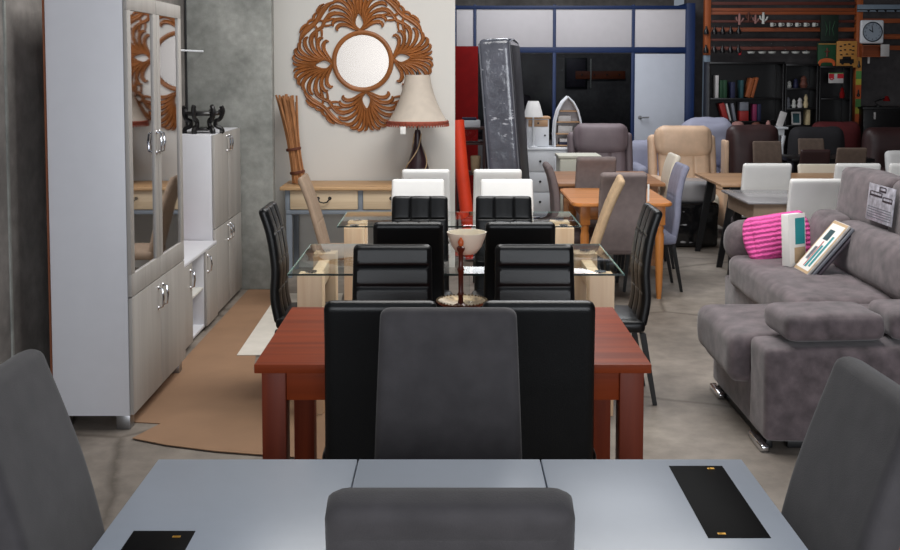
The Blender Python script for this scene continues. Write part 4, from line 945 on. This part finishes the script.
MB().box(-.40, .40, 0, .04, .03, .13, .004).make('rail_board', 'steel_paint', t); MB().box(-.40, .40, -.01, .04, .05, .065, .001).make('hook_strip', 'ebony', t)
for x in (-.26, -.14, -.02, .12): MB().tube([(x, 0, .05), (x, -.04, .03), (x, -.05, .045)], .008, 6).make('hook', 'ebony', t)

# ------------------------------------------------------------------ dark bookcases with their contents
BY = 14.45; KB = BY*.992/1046
def bx(px): return (px-450)*KB
def bz(py): return 1.82-(py-65)*KB
def case(label, p0, p1, top, shelves):
    x0, x1 = bx(p0), bx(p1); t = thing('bookcase', label, 'bookcase', ((x0+x1)/2, BY, 0), 0, 'dark bookcases under the slat rack'); w = (x1-x0)/2; z1 = bz(top)
    b = MB(); b.box(-w, -w+.025, -.15, .15, 0, z1, .002); b.box(w-.025, w, -.15, .15, 0, z1, .002); b.box(-w, w, -.16, .15, z1, z1+.03, .003); b.box(-w+.025, w-.025, .135, .15, 0, z1, 0); b.make('body', 'ebony', t)
    for py in shelves: MB().box(-w+.026, w-.026, -.14, .134, bz(py)-.02, bz(py), .001).make('shelf', 'ebony', t)
    return t
case('wide dark bookcase with coloured books at the left under the slat rack', 708, 783.5, 64, (98, 121, 150))
case('narrow dark bookcase of ornaments in the middle under the slat rack', 784.5, 817.5, 66, (88, 108, 125, 150))
case('dark glazed bookcase at the right under the sign boards', 818.5, 851, 68, (98, 125, 150))
def book(p0, p1, top, base, c, lean, label, dy=0):
    w = max(.02, (p1-p0)*KB); h = (base-top)*KB; m = MB().box(-w/2, w/2, -.08, .08, 0, h*.98, .003, m=T((bx(p0)+bx(p1))/2, BY-.03+dy, bz(base)+.002+abs(math.sin(lean))*w/2) @ RY(lean)); tag(m.make('book', c), label, 'book', 'books in the wide dark bookcase')
book(715.6, 718.6, 75, 98, 'book_white', 0, 'thin white book, leftmost on the upper bookcase shelf')
book(720, 723, 80, 98, 'book_green', 0, 'dark green book, left of the pair on the upper bookcase shelf'); book(723.3, 727, 80, 98, 'book_green', 0, 'green book, right of the pair on the upper bookcase shelf')
book(731, 735, 82, 98, 'book_blue', 0, 'dark blue book in the middle of the upper bookcase shelf'); book(740.5, 743.5, 80, 98, 'book_teal', 0, 'dark teal book beside the leaning orange ones')
book(745.5, 750, 78, 98, 'book_orange', .25, 'wide orange book leaning on the upper bookcase shelf'); book(750.8, 753.6, 77, 98, 'book_orange', .25, 'thin orange book leaning, right of the wide orange one')
book(724.5, 729.5, 103, 121, 'book_red', -.3, 'red book leaning left on the lower bookcase shelf'); book(730.4, 732, 103, 121, 'book_white', -.25, 'thin white book leaning against the red one'); book(734.5, 737, 103, 121, 'book_grey', -.18, 'grey book leaning on the lower bookcase shelf')
book(740.3, 749, 111, 121, 'book_red', 0, 'red box file on the lower bookcase shelf'); book(753.5, 757.2, 104, 121, 'book_pink', 0, 'pink book upright on the lower bookcase shelf'); book(758, 761.4, 104, 121, 'book_blue', 0, 'dark blue book next to the pink one')
tag(MB().box(bx(740.5), bx(748.8), BY-.11, BY+.05, bz(111)+.004, bz(102), .004).make('box', 'book_grey'), 'grey box on top of the red box file', 'box')
def orn(px, base, w, h, c, label):
    m = MB().lathe([(w*.35, 0), (w*.5, h*.25), (w*.32, h*.55), (w*.4, h*.7), (w*.22, h*.92), (.002, h)], 14, T(bx(px), BY-.05, bz(base)+.001)); tag(m.make('ornament', c), label, 'ornament', 'ornaments in the narrow dark bookcase')
orn(790.5, 88, .07, .10, 'white_clay', 'pale ornament, left on the upper shelf of the narrow bookcase'); orn(797, 88, .08, .13, 'book_blue', 'bluish ornament, middle of the upper shelf of the narrow bookcase'); orn(805, 88, .11, .17, 'brown_clay', 'brown figurine, right on the upper shelf of the narrow bookcase')
orn(789.5, 108, .08, .15, 'book_grey', 'grey vase, left on the middle shelf of the narrow bookcase'); orn(795.5, 108, .07, .12, 'white_clay', 'white pot, second on the middle shelf of the narrow bookcase'); orn(801.5, 108, .08, .14, 'book_white', 'pale jar, third on the middle shelf of the narrow bookcase'); orn(807.5, 108, .07, .19, 'book_cream', 'cream vase, right on the middle shelf of the narrow bookcase')
t = thing('picture_frame', 'small framed picture on the lower shelf of the narrow bookcase', 'picture', (bx(798), BY-.06, bz(125)+.001))
MB().box(-.065, .065, -.008, .008, 0, .18, .003, m=RX(-.12)).make('frame', 'book_white', t); MB().box(-.045, .045, -.0105, -.0085, .025, .155, 0, m=RX(-.12)).make('picture_sheet', 'book_teal', t)
tag(MB().box(bx(807.5), bx(811), BY-.1, BY+.04, bz(125)+.001, bz(109.5), .003).make('book', 'book_cream'), 'cream book upright on the lower shelf of the narrow bookcase', 'book')
t = thing('sign_board', 'red and white sign on the dark glazed bookcase', 'sign', (bx(834), BY-.175, bz(83)))
MB().box(-.1, .1, -.004, .01, 0, .14, .002).make('board', 'book_white', t); MB().box(-.1, .1, -.0065, -.0042, .13, .14, 0).make('border', 'sign_green', t)
m = MB(); m.box(-.1, -.03, -.0065, -.0042, .065, .128, 0); m.box(.015, .1, -.0065, -.0042, .065, .128, 0); m.tube([(-.09, -.005, .06), (-.06, -.005, .045), (-.03, -.005, .07)], .008, 5); m.make('print', 'sign_red', t)
tag(MB().lathe([(.03, 0), (.035, .06), (.02, .1), (.025, .12), (.002, .15)], 14, T(bx(842.5), BY-.1, bz(98)+.001)).make('vase', 'dark_red'), 'dark red vase in the dark glazed bookcase', 'vase')
t = thing('sideboard', 'black sideboard against the rear wall at the far right', 'cabinet', (6.36, 14.9, 0))
MB().box(-.55, .8, -.22, .22, .04, 1.2, .006).make('body', 'ebony', t); MB().box(-.57, .82, -.24, .23, 1.2, 1.23, .004).make('top', 'ebony', t); MB().box(-.5, .75, -.18, .18, 0, .04, 0).make('plinth', 'black_metal', t)
for x0, x1 in ((-.545, .118), (.125, .795)):
    d = MB().box(x0, x1, -.236, -.221, .06, 1.18, .003).make('door', 'ebony', t); handle_x = x1-.05 if x0 < 0 else x0+.05
    MB().tube([(handle_x, -.236, .6), (handle_x, -.26, .62), (handle_x, -.26, .72), (handle_x, -.236, .74)], .006, 6).make('handle', 'dull_steel', d)
tag(MB().box(5.94, 5.97, 14.645, 14.658, 1.06, 1.16, .003).make('tag', 'book_white'), 'white tag on the front of the black sideboard', 'tag')
t = thing('desk_lamp', 'small dark lamp with a reddish head on the black sideboard', 'lamp', (6.08, 14.85, 1.231))
MB().lathe([(.05, 0), (.05, .012), (.01, .02)], 16).make('base', 'ebony', t); MB().tube([(0, 0, .015), (-.05, 0, .07), (.1, 0, .12)], .01, 6).make('arm', 'ebony', t); MB().lathe([(.02, .03), (.05, -.04)], 16, T(.12, 0, .12)).make('head', 'dark_red', t)

# ------------------------------------------------------------------ light, camera, view
def area(name, loc, rot, sx, sy, watts, col):
    l = bpy.data.lights.new(name, 'AREA'); l.shape = 'RECTANGLE'; l.size = sx; l.size_y = sy; l.energy = watts; l.color = col
    o = bpy.data.objects.new(name, l); COL.objects.link(o); o.location = loc; o.rotation_euler = rot; return o
x0, x1, y0, y1 = sky[0]; area('skylight_main', ((x0+x1)/2, (y0+y1)/2, CZ+.1), (0, 0, 0), x1-x0, y1-y0, 235, (1, .985, .96))
x0, x1, y0, y1 = sky[1]; area('skylight_front', ((x0+x1)/2, (y0+y1)/2, CZ+.1), (0, 0, 0), x1-x0, y1-y0, 12, (.86, .92, 1))
x0, x1, y0, y1 = sky[2]; area('added_rear_fill', ((x0+x1)/2, (y0+y1)/2, CZ+.1), (0, 0, 0), x1-x0, y1-y0, 150, (.95, .97, 1))  # unseen lamp added to brighten the rear partition and recliners
area('loading_door', (.8, -4.9, 2.0), (PI/2, 0, 0), 6, 3.6, 470, (.91, .95, 1))
w = bpy.data.worlds.new('world'); SC.world = w; w.use_nodes = True
w.node_tree.nodes['Background'].inputs['Color'].default_value = (.75, .85, 1, 1); w.node_tree.nodes['Background'].inputs['Strength'].default_value = .25
cd = bpy.data.cameras.new('camera'); cam = bpy.data.objects.new('camera', cd); COL.objects.link(cam); SC.camera = cam
cam.location = (0, 0, 1.81); cam.rotation_euler = (PI/2-math.atan(.06), 0, 0)
cd.sensor_width = 36; cd.lens = 1046/900*36; cd.shift_y = -(275-128.5)/900; cd.clip_start = .05; cd.clip_end = 60
vs = SC.view_settings; vs.view_transform = 'Standard'; vs.look = 'None'; vs.exposure = 0; vs.gamma = 1; vs.use_curve_mapping = False
